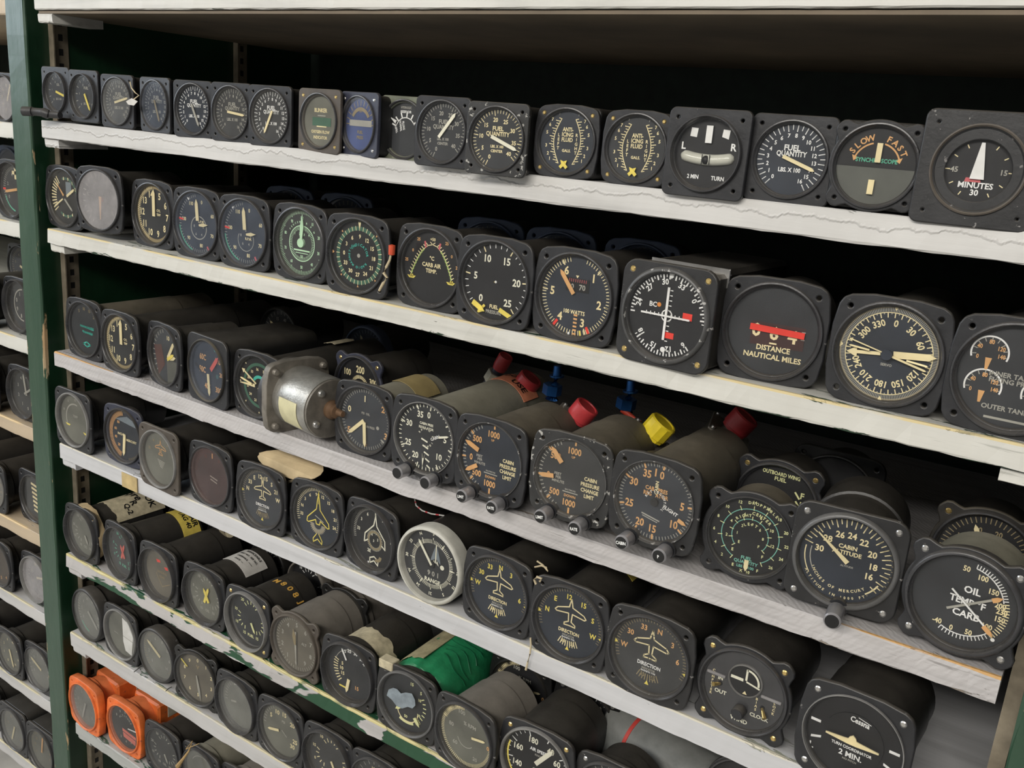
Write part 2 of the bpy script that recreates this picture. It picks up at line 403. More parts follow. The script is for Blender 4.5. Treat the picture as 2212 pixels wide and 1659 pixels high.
        t.links.new(mixc(t, ks, col, (.02, .02, .018, 1)), p.inputs['Base Color'])
    bump(t, p, h, .8, .0010)
    return m
def board(name, X0, X1, th, depth, mat, jit=.0004, sag=0.0, seg=120, y0=0.0):
    vs, fs = [], []
    r = random.Random(int(th * 1e5) + int(X1 * 100))
    prof = [(y0 + depth, -th), (y0 + .0015, -th), (y0, -th + .0012), (y0, -.0012), (y0 + .0012, 0), (y0 + .05, 0), (y0 + depth, 0)]
    pj = [0] * len(prof)
    for i in range(seg + 1):
        x = X0 + (X1 - X0) * i / seg; z = -sag * max(0, 1 - ((x + .61) / .61) ** 2) if sag else 0
        for j, (y, zz) in enumerate(prof):
            pj[j] = pj[j] * .6 + r.uniform(-jit, jit) * (1 if j in (1, 2, 3, 4) else 0)
            vs.append((x, y + (pj[j] if j in (2, 3) else 0), zz + z + (pj[j] if j in (1, 2, 3) else 0)))
    n = len(prof)
    for i in range(seg):
        for j in range(n): fs.append((i * n + j, i * n + (j + 1) % n, (i + 1) * n + (j + 1) % n, (i + 1) * n + j))
    fs.append(tuple(range(n))[::-1]); fs.append(tuple(range(seg * n, seg * n + n)))
    return fixn(mesh(name, vs, fs, [mat]))
GREEN = (.018, .075, .035)
M0 = shelf_mat('shelf_paint_top', (.62, .61, .57), (.10, .11, .09), None, .15)
M1 = shelf_mat('shelf_paint_first', (.58, .57, .55), (.34, .34, .32), None, .26, .0012, botchip=.2, drip=True)
M2 = shelf_mat('shelf_paint_second', (.62, .61, .56), (.03, .06, .035), (.70, .58, .32), .36, .0014, botchip=1.6, dark=(.14, .15, .12, .35))
M3 = shelf_mat('shelf_paint_third', (.50, .48, .475), (.28, .24, .20), (.64, .38, .15), .34, .0016, grain=(6, 70, 150), streak=.5, dark=(.10, .09, .08, .5))
M4 = shelf_mat('shelf_paint_fourth', (.57, .57, .58), (.32, .33, .27), (.66, .62, .50), .36, .0009, botchip=.2)
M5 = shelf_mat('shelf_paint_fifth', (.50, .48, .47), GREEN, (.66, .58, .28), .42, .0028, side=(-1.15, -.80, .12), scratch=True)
M6 = shelf_mat('shelf_paint_sixth', (.52, .51, .50), (.13, .18, .14), (.60, .54, .36), .42, .0016, botchip=0)
M7 = shelf_mat('shelf_paint_seventh', (.42, .43, .41), (.06, .12, .08), None, .45)
MWOOD = shelf_mat('shelf_bare_wood', (.50, .40, .28), (.42, .38, .32), (.70, .52, .28), .35, .002, dark=(.25, .12, .06, .6))
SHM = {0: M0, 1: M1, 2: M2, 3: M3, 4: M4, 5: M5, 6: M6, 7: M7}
DEP = .50
SN = {0: 'white painted shelf board across the very top of the picture', 1: 'off-white shelf board carrying the row of small gauges, wavy paint runs',
      2: 'chipped white shelf board with cream edge under the dial row starting with the milky gauge', 3: 'whitewashed rough wooden shelf board with orange bare edge and saw marks',
      4: 'clean white shelf board under the row of airplane direction dials, tape patch at left', 5: 'green and white peeling shelf board below the green taped gauge',
      6: 'pale grey shelf board above the orange gauges', 7: 'grey green chipped shelf board under the orange gauges'}
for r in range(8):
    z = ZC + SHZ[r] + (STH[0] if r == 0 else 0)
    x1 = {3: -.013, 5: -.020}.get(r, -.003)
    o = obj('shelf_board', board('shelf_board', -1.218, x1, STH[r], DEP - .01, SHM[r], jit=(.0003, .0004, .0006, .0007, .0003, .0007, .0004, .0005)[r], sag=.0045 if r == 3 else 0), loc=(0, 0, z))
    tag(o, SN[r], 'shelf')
tag(obj('underside_panel', box('underside_panel', -1.216, -.003, .004, DEP - .02, -.0038, -.0008, plain('brown_underside', (.16, .125, .085), .7, 0, .2, .1, 12)), loc=(0, 0, ZC + SHZ[0] - .0002)), 'thin brown panel under the top shelf board', 'panel')  # separate panel gives the top board a browner, darker underside
LZ = {0: .113, 1: -.046, 2: -.181, 3: -.349, 4: -.483, 5: -.655, 6: -.792, 7: -.952, 8: -1.105}
LSN = {0: 'bare wooden shelf board of the left bay at the top left corner', 1: 'white shelf board of the left bay under the topmost left dials', 2: 'left bay shelf board with an orange stripe on its chipped face',
       3: 'left bay white shelf board with two dark nail holes', 4: 'brown and white striped shelf board in the left bay', 5: 'reddish bare wood shelf board in the left bay',
       6: 'white shelf board of the left bay below the brown dial', 7: 'grey white shelf board of the left bay, second from the bottom', 8: 'cream shelf board of the left bay in the bottom left corner'}
for r in range(9):
    o = obj('shelf_board', board('shelf_board', -2.5, -1.286, .021, DEP - .01, MWOOD if r in (0, 4, 5) else (M2 if r in (1, 2, 3) else M6), jit=.0005), loc=(0, 0, ZC + LZ[r]))
    tag(o, LSN[r], 'shelf')
# green uprights
def green_mat():
    m, t, p = nt('green_gloss_paint'); v = objco(t); n = noise(t, 12, v, 5)
    col = ramp(t, n, [(.3, (.004, .020, .009, 1)), (.6, (.007, .032, .014, 1)), (.8, (.012, .045, .022, 1))])  # sides darkened: the dimness inside the bay is put into the colour
    co = N(t, 'ShaderNodeTexCoord'); sp = N(t, 'ShaderNodeSeparateXYZ'); t.links.new(co.outputs['Object'], sp.inputs[0])
    # dusty, rubbed front face
    fy = math_(t, 'LESS_THAN', sp.outputs[1], .004)
    col = mixc(t, math_(t, 'MULTIPLY', fy, .7), col, mixc(t, noise(t, 1.0, objco(t, (30, 30, 6)), 4), (.022, .070, .040, 1), (.07, .12, .08, 1)))
    # chips along the two arrises: orange wood, cream primer
    ed = math_(t, 'ABSOLUTE', sp.outputs[0]); e2 = math_(t, 'GREATER_THAN', ed, .0185)
    nn = ramp(t, noise(t, 1.0, objco(t, (60, 60, 11)), 5, .6), [(.60, g1(0)), (.62, g1(1))])
    k = math_(t, 'MULTIPLY', math_(t, 'MULTIPLY', e2, nn), math_(t, 'LESS_THAN', sp.outputs[1], .007))
    col = mixc(t, k, col, mixc(t, noise(t, 15, v, 2), (.42, .20, .06, 1), (.50, .46, .32, 1)))
    t.links.new(col, p.inputs['Base Color']); p.inputs['Roughness'].default_value = .33
    bump(t, p, noise(t, 60, objco(t, (1, 1, .3)), 5), .35, .002)
    return m
GM = green_mat()
def upright(name, X0, X1, label):
    vs, fs = [], []; w2 = (X1 - X0) / 2; r = random.Random(3); n = 90
    prof = [(-w2 + .002, 0), (w2 - .002, 0), (w2, .002), (w2, DEP), (-w2, DEP), (-w2, .002)]
    for i in range(n + 1):
        z = i / n * 2.35
        for j, (x, y) in enumerate(prof):
            q = r.uniform(-.0006, .0006) if y < .01 else 0; vs.append((x + q, y + abs(q), z))
    k = len(prof)
    for i in range(n):
        for j in range(k): fs.append((i * k + j, i * k + (j + 1) % k, (i + 1) * k + (j + 1) % k, (i + 1) * k + j))
    fs.append(tuple(range(k))[::-1]); fs.append(tuple(range(n * k, n * k + k)))
    o = obj(name, fixn(mesh(name, vs, fs, [GM])), loc=((X0 + X1) / 2, -.004, 0)); return tag(o, label, 'post')
upright('rack_upright', -1.283, -1.238, 'tall dark green painted upright between the left bay and the main bay')
upright('rack_upright', .0025, .047, 'green painted upright with beige worn edge at the lower right corner')
upright('rack_upright', -2.56, -2.515, 'green upright closing the far side of the left bay')
DKG = plain('dark_back_board', (.012, .022, .016), .7, 0, .3)
o = obj('back_board', box('back_board', -2.515, .0025, DEP - .004, DEP + .008, 0, 2.35, DKG), loc=(0, 0, 0)); tag(o, 'dark back board closing the rear of the shelves', 'board')
FLM = plain('concrete_floor', (.52, .50, .46), .6, 0, .2, .3, 8)
o = obj('floor', box('floor', -5.6, 2.2, -3.4, .9, -.06, 0, FLM)); tag(o, 'grey concrete aisle floor', None, None, 'structure')
o = obj('ceiling', box('ceiling', -5.6, 2.2, -3.4, .9, 2.9, 2.96, plain('ceiling_paint', (.6, .6, .58), .8))); tag(o, 'pale ceiling over the aisle', None, None, 'structure')
WM = plain('wall_paint', (.78, .78, .77), .8)
for nm, b in (('wall_left', (-5.68, -5.6, -3.4, .9)), ('wall_front', (-5.6, 2.2, -3.48, -3.4))):
    o = obj(nm, box(nm, b[0], b[1], b[2], b[3], 0, 2.9, WM)); tag(o, 'pale grey wall behind the aisle', None, None, 'structure')
# slotted shelf standards on the inner faces of the uprights
STM = plain('zinc_standard', (.27, .23, .17), .42, .35, .3, .2, 50)
def standard(X, sgn, Y, label, z0, z1):
    e = bpy.data.objects.new('slotted_standard', None); COL.objects.link(e); e.location = (X, Y, z0); tag(e, label, 'bracket')
    h = z1 - z0
    obj('flange', box('flange', min(0, sgn * .011), max(0, sgn * .011), 0, .0016, 0, h, STM), e)
    obj('slotted_strip', box('slotted_strip', min(0, sgn * .0014), max(0, sgn * .0014), .0016, .026, 0, h, STM), e)
    vs, fs, z = [], [], .02
    while z < h - .02:
        o0 = len(vs); x = sgn * .0017
        vs += [(x, .0125, z), (x, .0185, z), (x, .0185, z + .0085), (x, .0125, z + .0085), (sgn * .0006, .0125, z), (sgn * .0006, .0185, z), (sgn * .0006, .0185, z + .0085), (sgn * .0006, .0125, z + .0085)]
        fs += [tuple(o0 + k for k in f) for f in ((0, 1, 2, 3), (0, 4, 5, 1), (1, 5, 6, 2), (2, 6, 7, 3), (3, 7, 4, 0))]; z += .0185
    obj('slot_row', mesh('slot_row', vs, fs, [BLACK]), e)
    return e
for (X, sg, Y, lb) in ((-1.238, 1, .028, 'front slotted metal standard on the inner side of the left upright'), (-1.238, 1, .33, 'rear slotted metal standard on the inner side of the left upright'),
                       (.0025, -1, .028, 'front slotted metal standard beside the oil and carb temperature dial'), (.0025, -1, .33, 'rear slotted metal standard by the lower right corner')):
    standard(X, sg, Y, lb, .25, 2.2)
# cleats under the shelf ends
CLM = {r: (SHM[r]) for r in SHM}
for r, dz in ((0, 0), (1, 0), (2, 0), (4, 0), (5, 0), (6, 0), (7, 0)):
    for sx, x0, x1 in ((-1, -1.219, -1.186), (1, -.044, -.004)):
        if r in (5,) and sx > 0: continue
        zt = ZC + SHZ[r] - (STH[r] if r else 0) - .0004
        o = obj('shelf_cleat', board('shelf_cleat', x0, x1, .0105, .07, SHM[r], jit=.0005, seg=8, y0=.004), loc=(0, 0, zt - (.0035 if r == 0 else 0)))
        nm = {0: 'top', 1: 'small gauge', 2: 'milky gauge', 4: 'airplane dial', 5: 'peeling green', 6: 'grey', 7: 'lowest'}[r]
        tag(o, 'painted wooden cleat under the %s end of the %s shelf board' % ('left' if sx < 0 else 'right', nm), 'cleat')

# ------------------------------------------------------------------ instruments
RG = .0395
ALLG = []
GRP = {1: 'small gauges on the first shelf', 2: 'dials on the second shelf', 3: 'dials on the third shelf', 4: 'dials on the fourth shelf', 5: 'gauges on the fifth shelf', 6: 'gauges on the sixth shelf', 7: 'gauges on the seventh shelf', 8: 'gauges in the left bay'}
SUB = {}
class G:
    def __init__(g, name, row, u, v, label, Y=None, fl='oct', flm=None, bz='std', bzm=None, R=RG, fh=None, case='round', cl=.13, cm=None, cr=.90, dial=None, dm=None, gl=None,
                 yaw=0, roll=0, pitch=0, hole='hole', group=None, hr=.075, fth=.11, sz=None, cat='gauge', fx=1.0, hp=.795, C0=None, deep=.10, lip=.97):
        z0 = sz if sz is not None else shz(row, -.6)
        if C0 is not None: Y = C0[1]
        if fh is None: fh = {'oct': 1.045, 'sq': 1.06, 'sqr': 1.07, 'ear': 1.04, 'round': 1.0, 'big': 1.07}[fl]
        if Y is None:
            C = at_z(u, v, z0 + fh * R)
            if row == 3 and sz is None: z0 = shz(3, C.x); C = at_z(u, v, z0 + fh * R)
        else:
            C = at_y(u, v, Y)
            while row < 8 and C.x - R * 1.05 < -1.2375 and Y > -.03: Y -= .002; C = at_y(u, v, Y)
            if row == 3 and sz is None: z0 = shz(3, C.x)
        if Y is None:
            Y = C.y
            while row < 8 and C.x - R * 1.05 < -1.2375 and Y > -.03: Y -= .002; C = at_y(u, v, Y)
        if C0 is not None: C = Vector(C0)
        g.C = C; g.R = R; g.z0 = z0; g.name = name
        hc = C.z - z0
        rot = Matrix.Rotation(math.radians(yaw), 3, 'Z') @ Matrix.Rotation(math.radians(pitch), 3, 'X') @ Matrix.Rotation(math.radians(roll), 3, 'Y')
        e = bpy.data.objects.new(name, None); COL.objects.link(e); e.empty_display_size = .02
        e.location = C - rot @ Vector((0, 0, hc)); e.rotation_euler = rot.to_euler()
        tag(e, label, cat, group or GRP[row]); g.e = e; g.M = Matrix.Translation(e.location) @ rot.to_4x4(); g.hc = hc; L = (0, 0, hc); g.L = L
        flm = flm or FLG; bzm = bzm or BEZ; cm = cm or CASE; gl = gl or GLC; dm = dm or DG
        ft = fth * R; dy_ = (.16 if bz == 'deep' else deep) * R; cy0 = max(ft * .8, dy_ + .0018)
        # case
        if case == 'round':
            pr = ((1e-5, cy0), (lip * R, cy0), (lip * R, cy0 + .010), (cr * R, cy0 + .0125), (cr * R, cl * .70), (cr * .97 * R, cl * .705), (cr * .97 * R, cl - .003), (cr * .90 * R, cl), (.5 * R, cl), (.5 * R, cl + .006), (1e-5, cl + .006))
            me = lathe('case', pr, 44, CASE, .5)
        elif case == 'box':
            me = flat('case', rsq(.97 * R, .16 * R), [], cl, .0015, CASE); 
        elif case == 'boxr':
            me = flat('case', rsq(1.0 * R, .30 * R), [], cl, .0015, CASE)
        else: me = None
        if me:
            g.case = obj('case', me, e, (0, cy0 if case != 'round' else 0, hc), mat=cm)
        g.cr = cr * R; g.cl = cl
        # flange
        if fl != 'none':
            if fl == 'oct': out = octo(R)
            elif fl == 'sq': out = rsq(1.06 * R * fx, .17 * R)
            elif fl == 'sqr': out = rsq(1.055 * R, .30 * R)
            elif fl == 'big': out = rsq(fh * R, .16 * R)
            elif fl == 'ear': out = eared(R)
            elif fl == 'round': out = circ(1.0 * R, 64)
            hp_ = {'sq': .84 * fx, 'sqr': .86, 'ear': .80, 'big': .84 * fh / 1.06}.get(fl, hp)
            holes = [circ((.86 if bz == 'none' else .915) * R, 48)]
            if fl != 'round' and hole != 'none': holes += [circ(hr * R, 10, sx * hp_ * R, sy * hp_ * R) for sx in (-1, 1) for sy in (-1, 1)]
            g.fl = obj('flange', flat('flange_' + fl + ('%.2f' % fx) + hole + '%.4f' % (R), out, holes, ft, .0011 if R > .03 else .0008, FLG), e, L, mat=flm)
            if hole in ('screw', 'brass', 'slot') and fl != 'round':
                sm = BRASS if hole == 'brass' else STEEL
                key = 'screw%.4f' % R
                pr = ((1e-5, -.0012), (hr * R * .55, -.0012), (hr * R * .95, -.0002), (hr * R * .95, ft * .7), (1e-5, ft * .7))
                sme = lathe('screw', pr, 10, BRASS)
                for sx in (-1, 1):
                    for sy in (-1, 1): obj('screw', sme, e, (sx * hp_ * R, .0006, hc + sy * hp_ * R), mat=sm)
        # bezel
        if bz == 'std': pr = ((1.0, .0), (1.0, -.045), (.985, -.078), (.955, -.085), (.93, -.06), (.918, -.01), (.908, .03), (.898, deep), (1.02, deep + .01))
        elif bz == 'deep': pr = ((1.0, .0), (1.0, -.10), (.98, -.14), (.955, -.14), (.935, -.10), (.905, .02), (.885, .16), (1.0, .17))
        elif bz == 'thick': pr = ((1.0, .35), (1.02, .0), (1.0, -.06), (.965, -.09), (.93, -.09), (.915, -.05), (.905, .02), (.895, deep), (1.0, deep + .02))
        elif bz == 'thin': pr = ((.955, .0), (.955, -.035), (.95, -.05), (.935, -.05), (.925, -.02), (.915, .02), (.90, deep), (1.0, deep + .01))
        elif bz == 'none': pr = ((.87, .0), (.86, deep))
        g.bz = obj('bezel', lathe('bezel_' + bz, tuple((a * R, b * R) for a, b in pr), 56, BEZ, .9), e, L, mat=bzm)
        dy = (.16 if bz == 'deep' else deep) * R; g.dy = dy
        g.dial = obj('dial', lathe('dial', ((1e-5, dy), (.92 * R, dy), (.92 * R, dy + .0012)), 44, DG), e, L, mat=dm)
        g.ink = Ink()
        g.nk = 0
        if dial: dial(g)
        g.ink.build('markings', R * 1.06, dy - .00035, g.dial)
        gy = (-.04 if bz != 'deep' else -.03) * R
        obj('glass', lathe('glass', ((1e-5, gy), (.93 * R, gy + .0002)), 40, GLC), e, L, mat=gl)
        ALLG.append(g)
    def needle(g, ang, r1=.7, r0=-.15, w=.05, col='c', style='bar', cx=0, cy=0, hub=0):
        R = g.R * 1.06; a = math.radians(ang); d = (math.sin(a), math.cos(a)); p = (d[1], -d[0]); y0 = g.dy - .0022 - g.nk * .0007; g.nk += 1
        if style == 'block': q = [(r0, w * .5), (r1, w * .5), (r1, -w * .5), (r0, -w * .5)]
        elif style == 'bar': q = [(r0, w * .5), (r1 - w, w * .5), (r1, 0), (r1 - w, -w * .5), (r0, -w * .5)]
        elif style == 'taper': q = [(r0, w * .5), (r1, w * .12), (r1, -w * .12), (r0, -w * .5)]
        elif style == 'lance': q = [(r0, w * .25), (r1 * .55, w * .5), (r1, 0), (r1 * .55, -w * .5), (r0, -w * .25)]
        elif style == 'arrow': q = [(r0, w * .3), (r1 - w * 1.8, w * .3), (r1 - w * 1.8, w), (r1, 0), (r1 - w * 1.8, -w), (r1 - w * 1.8, -w * .3), (r0, -w * .3)]
        pts = [((cx + d[0] * b + p[0] * c) * R, (cy + d[1] * b + p[1] * c) * R) for b, c in q]; n = len(pts)
        vs = [(x, y0, z) for x, z in pts] + [(x, y0 + .0006, z) for x, z in pts]
        fs = [tuple(range(n))[::-1], tuple(range(n, 2 * n))] + [(i, (i + 1) % n, n + (i + 1) % n, n + i) for i in range(n)]
        o = obj('needle', mesh('needle', vs, fs, [INK[col]]), g.e, g.L)
        if hub:
            pr = ((1e-5, -.0008), (hub * R, -.0006), (hub * R, .0022)); obj('hub', lathe('hub', pr, 14, BLACK), o, (cx * R, y0, cy * R), mat=INK[col])
        return o
    def disc(g, r, cx, cy, mat, y=-.0012, name='hub'):
        pr = ((1e-5, 0.0), (r * g.R, .0), (r * g.R, .0015)); return obj(name, lathe('disc', pr, 28, mat), g.e, (cx * g.R, g.dy + y, g.hc + cy * g.R), mat=mat)
    def knob(g, x, y, r=.15, ln=.016, txt=None, y0=-.004, cap=BLACK, side=KNOB):
        R = g.R; st = obj('knob_shaft', lathe('knob_shaft', ((.06 * R, .0), (.06 * R, .02)), 10, STEEL), g.e, (x * R, y0, g.hc + y * R))
        # an arm of the flange behind the knob
        pr = ((1e-5, -ln), (r * R * .86, -ln), (r * R, -ln + .0012), (r * R, -.001), (r * R * .9, 0), (1e-5, 0))
        k = obj('knob', lathe('knob', pr, 22, KNOB), g.e, (x * R, y0, g.hc + y * R), mat=side)
        obj('knob_face', lathe('knob_face', ((1e-5, -ln - .0006), (r * R * .80, -ln - .0005), (r * R * .80, -ln + .0004)), 20, BLACK), k, mat=cap)
        lug = obj('knob_lug', lathe('knob_lug', ((1e-5, -.001), (r * R * 1.15, -.001), (r * R * 1.15, .009), (1e-5, .009)), 20, FLG), g.e, (x * R, y0 + .003, g.hc + y * R))
        if txt:
            i = Ink(); i.t(txt, 0, 0, r * .42, 'w', -8, .8); i.build('knob_lettering', R, -ln - .0009, k)
        return k
    def band(g, a0, a1, y0, y1, mat, txt=None, tc='k', ts=.012, name='paper_label', wav=0, rough=0, lines=0):
        r = g.cr + .0004; o = obj(name, arcpatch(name, r, a0, a1, y0, y1, mat, .0005, 16, wav), g.e, g.L)
        if txt or lines:
            # lettering bent round the barrel, reads along the circumference
            vs_all, fs_all = [], []
            def put(s, yc, ac, h, k):
                vs, fs = textgeo(s); o0 = len(vs_all)
                for p, q in vs:
                    a = math.radians(ac) - (p * h / .7) / r; rr = r + .0009
                    vs_all.append((rr * math.cos(a), yc + q * h / .7, rr * math.sin(a)))
                fs_all.extend(tuple(i + o0 for i in f) for f in fs)
            if txt:
                for k, s in enumerate(txt): put(s[0], s[1], s[2], s[3], k)
            for k in range(lines):
                yc = y0 + (y1 - y0) * (k + .7) / (lines + .4); put('-' * 9, yc, (a0 + a1) / 2, .006, k)
            obj('lettering', mesh('lettering', vs_all, fs_all, [INK[tc]]), o)
        return o

# ------------------------------------------------------------------ dials
def d_fuel16(needle, ncol='c', col='d', hub=0):
    def f(g):
        i = g.ink; i.tk(.70, .82, 222, 508, 33, .018, col); i.tk(.66, .82, 222, 508, 17, .024, col)
        i.nums(list(range(17)), 222, 508, .57, .095, col); i.t('FUEL', 0, .28, .13, col); i.t('QUANTITY', 0, .13, .12, col, sx=.85)
        i.t('LBS. X 100', 0, -.24, .10, col, sx=.85)
        g.needle(needle, .66, -.20, .085, ncol)
    return f
def d_fuel40(needle, col, ncol):
    def f(g):
        i = g.ink; i.tk(.72, .82, 205, 493, 41, .018, col); i.tk(.66, .82, 205, 493, 9, .026, col)
        i.nums(range(0, 45, 5), 205, 493, .55, .115, col); i.t('FUEL', 0, .30, .12, col); i.t('QUANTITY', 0, .14, .12, col, sx=.9)
        i.t('LBS. X 100', 0, -.20, .075, col, sx=.9); i.t('CENTER', 0, -.33, .075, col); g.needle(needle, .74, -.20, .10, ncol)
    return f
def d_small(ang, n, blue=False):
    def f(g):
        i = g.ink; i.t(n, 0, .35, .11, 'd'); i.t('LBS. X 100', 0, -.3, .09, 'd', sx=.8); i.tk(.66, .8, 230, 490, 12, .03, 'd'); i.nums([0, 1, 2, 3, 4, 5], 230, 490, .52, .09, 'd')
        g.needle(ang, .66, -.12, .10, 'y')
    return f
def d_blinker(g):
    i = g.ink; i.t('BLINKER', 0, .36, .13, 'c', sx=.9); i.rect(-.42, -.16, .52, .12, 'f'); i.rect(-.15, .16, .25, .20, 'd'); i.rect(-.2, -.2, .3, -.16, 'c')
    i.t('OXYGEN FLOW', 0, -.36, .10, 'c', sx=.9); i.t('INDICATOR', 0, -.55, .10, 'c', sx=.9)
def d_blue(g):
    i = g.ink; i.arc(.50, 300, 420, .12, 't'); i.rect(-.6, -.06, .62, .14, 'd'); i.t('25', 0, .45, .1, 't'); i.t('FUEL', 0, -.25, .1, 't'); i.t('PRESS', 0, -.42, .1, 't'); i.tk(.6, .78, 270, 450, 13, .03, 't')
def d_reserv(g):
    i = g.ink; i.t('HYDRAULIC', 0, .68, .07, 'd', sx=.8); i.t('RESERVOIR', 0, .55, .075, 'w', sx=.85); i.arc(.42, 285, 420, .03, 'w', 0, -.05); i.tk(.42, .60, 290, 415, 6, .05, 'w', 0, -.05)
    i.t('NORMAL', -.20, .10, .08, 'w', 78, .7); i.t('FILLING', -.08, .12, .08, 'w', 78, .7); i.t('REFILL', -.38, -.02, .08, 'w', 70, .7)
    g.needle(300, .74, .42, .11, 'w', 'lance')
def d_anti(g):
    i = g.ink
    for s in (-1, 1):
        pts = [(s * (.16 + .24 * math.sin(PI * (.10 + .8 * k / 16)) - .02), .62 - 1.20 * k / 16) for k in range(17)]
        pts = [(s * (.22 + .20 * math.sin(PI * k / 17)), .62 - 1.22 * k / 17) for k in range(18)]; i.ln(pts, .025, 'c')
        for k in range(18):
            x, y = pts[k]; L = .14 if k % 3 == 1 else .08; i.ln([(x, y), (x + s * L, y + .02)], .022, 'c')
        for k, n in enumerate('7654321'):
            if n == '4': continue
            x, y = pts[1 + int(k * 2.6)]; i.t(n, x + s * .25, y + .04, .09, 'c')
        i.t('7', s * .30, .74, .05, 'd')
    for k, c in enumerate('LEFT'): i.t(c, -.27, .18 - k * .12, .085, 'c')
    for k, c in enumerate('RIGHT'): i.t(c, .29, .20 - k * .12, .085, 'c')
    i.t('ANTI-', 0, .34, .11, 'c', sx=.8); i.t('ICING', 0, .20, .11, 'c', sx=.85); i.t('FLUID', 0, .06, .11, 'c', sx=.85); i.t('GALS.', 0, -.24, .075, 'c')
    g.needle(45, .14, -.16, .09, 'y', cx=-.02, cy=-.60); g.needle(-45, .14, -.16, .09, 'y', cx=-.02, cy=-.60)
def d_turn(g):
    i = g.ink
    i.rect(-.50, .46, -.30, .62, 'w') if 0 else None
    for s in (-1, 1): i.pg([(s * .42 - .10, .40 + (.03 if s > 0 else 0)), (s * .42 + .08, .38), (s * .42 + .10, .60), (s * .42 - .08, .61)], 'w')
    i.t('L', -.66, .16, .17, 'w'); i.t('R', .66, .20, .17, 'w'); i.t('2 MIN', -.32, -.58, .10, 'w', sx=.85); i.t('TURN', .34, -.58, .10, 'w', sx=.9)
    g.needle(0, .68, .26, .17, 'w', 'block')
    R = g.R; vs = []; n = 20; pts = [(-.74 * R + 1.48 * R * k / n, (-.22 + .10 * (2 * k / n - 1) ** 2 + .06) * R) for k in range(n + 1)]
    rr = [min(.15 * R, math.sqrt(max(1e-9, (.15 * R) ** 2 - max(0, abs(x) - .60 * R) ** 2))) for x, z in pts]
    o = obj('inclinometer_tube', tube('inclinometer_tube', [(x, 0, z) for x, z in pts], rr, 12, INCL), g.e, (0, g.dy, g.hc))
    obj('ball', lathe('ball', tuple((.12 * R * math.sin(PI * k / 8) + 1e-6, -.12 * R * math.cos(PI * k / 8)) for k in range(9)), 16, BLACK), o, (0, -.07 * R, -.16 * R))
    i2 = Ink(); i2.rect(-.10, -.30, -.075, -.02, 'k'); i2.rect(.11, -.30, .135, -.02, 'k'); i2.build('tube_marks', R, -.155 * R, o)
INCL = plain('inclinometer_fluid', (.60, .60, .52), .15, 0, .1)
def d_sync(g):
    i = g.ink; i.ct('SLOW', .62, -40, .13, 'o', 14); i.ct('FAST', .62, 40, .13, 'o', 14); i.arc(.50, -68, -14, .035, 'o'); i.arc(.50, 14, 68, .035, 'o')
    for s in (-1, 1): i.pg([i.P(.42, s * 68), i.P(.58, s * 68), i.P(.50, s * 80)], 'o')
    i.t('SYNCHROSCOPE', 0, .12, .09, 'g', sx=.9)
    i.rect(-.86, -.04, .86, -.01, 'k'); i.pg([(.86 * math.cos(math.radians(a)), -.04 + .86 * math.sin(math.radians(a))) for a in range(180, 361, 12)], 's2')
    g.needle(0, .50, .08, .12, 'c', 'block', cx=.03); g.needle(180, .62, .30, .13, 'c', 'block', cx=-.02)
INK['s2'] = plain('print_s2', (.10, .105, .09), .5, 0, .15)
def d_minutes(g):
    R = g.R; i = g.ink
    i.tk(.48, .56, 0, 330, 12, .02, 'c', 0, -.02, skip=3); i.t('45', -.44, -.02, .10, 'd'); i.t('15', .46, -.02, .10, 'd'); i.t('MINUTES', .0, -.30, .11, 'w'); i.t('30', 0, -.44, .11, 'w'); i.ln([(-.62, -.02), (-.52, -.02)], .02); i.ln([(.54, -.02), (.64, -.02)], .02)
    i.pg([(-.20, -.16), (-.22, -.24), (.08, -.24), (.06, -.16)], 'p')
    g.needle(0, .52, -.18, .26, 'w', 'taper')
    obj('inner_plate', flat('inner_plate', circ(.90 * R, 56), [circ(.65 * R, 48, 0, -.02 * R)], .04 * R, .0006, FLGD), g.e, (0, g.dy - .0042, g.hc), mat=FLGD)
    obj('groove_ring', lathe('groove_ring', ((.93 * R, .002), (.93 * R, -.0012), (.90 * R, -.0016), (.87 * R, -.0008), (.87 * R, .002)), 56, BEZ), g.e, (0, -.0005, g.hc), mat=FLGN)
def d_xpoint(g):
    i = g.ink; i.arc(.60, -20, 100, .07, 'f'); i.arc(.60, 150, 215, .07, 'f'); i.tk(.55, .82, 235, 320, 12, .04, 'c'); i.nums([8, 9, 1, 2], -10, 60, .6, .1, 'c'); i.nums([4, 5, 6], 150, 200, .6, .1, 'c'); i.pg([(.0, .1), (.3, .1), (.3, .5), (.0, .5)], 's')
    g.needle(60, .62, .10, .08, 'c'); g.needle(315, .60, .08, .07, 'o', 'taper'); g.needle(240, .66, .1, .05, 'c'); g.needle(130, .60, .06, .06, 'd')
def d_milky(g):
    i = g.ink; i.nums([0, 5, 10, 15, 20, 25], 230, 490, .6, .09, 'd'); i.tk(.70, .82, 210, 490, 22, .03, 'd'); g.needle(182, .6, -.1, .12, 'o', 'taper'); i.t('o', 0, 0, .2, 'r')
def d_temp414(g):
    i = g.ink; i.arc(.79, 0, 360, .10, 't', n=60); i.nums([5, 6, 7, 8, 9, 10, 11, 12, 13, 14], 24, 344, .59, .19, 'c', sx=.85); i.tk(.70, .82, 205, 350, 34, .014, 'c'); i.t('CYL', .18, .12, .07, 'c'); i.t('TEMP', .18, .0, .07, 'c', sx=.8)
    g.needle(0, .74, -.06, .13, 'c', 'bar'); i.tk(.72, .82, 205, 350, 8, .02, 't')
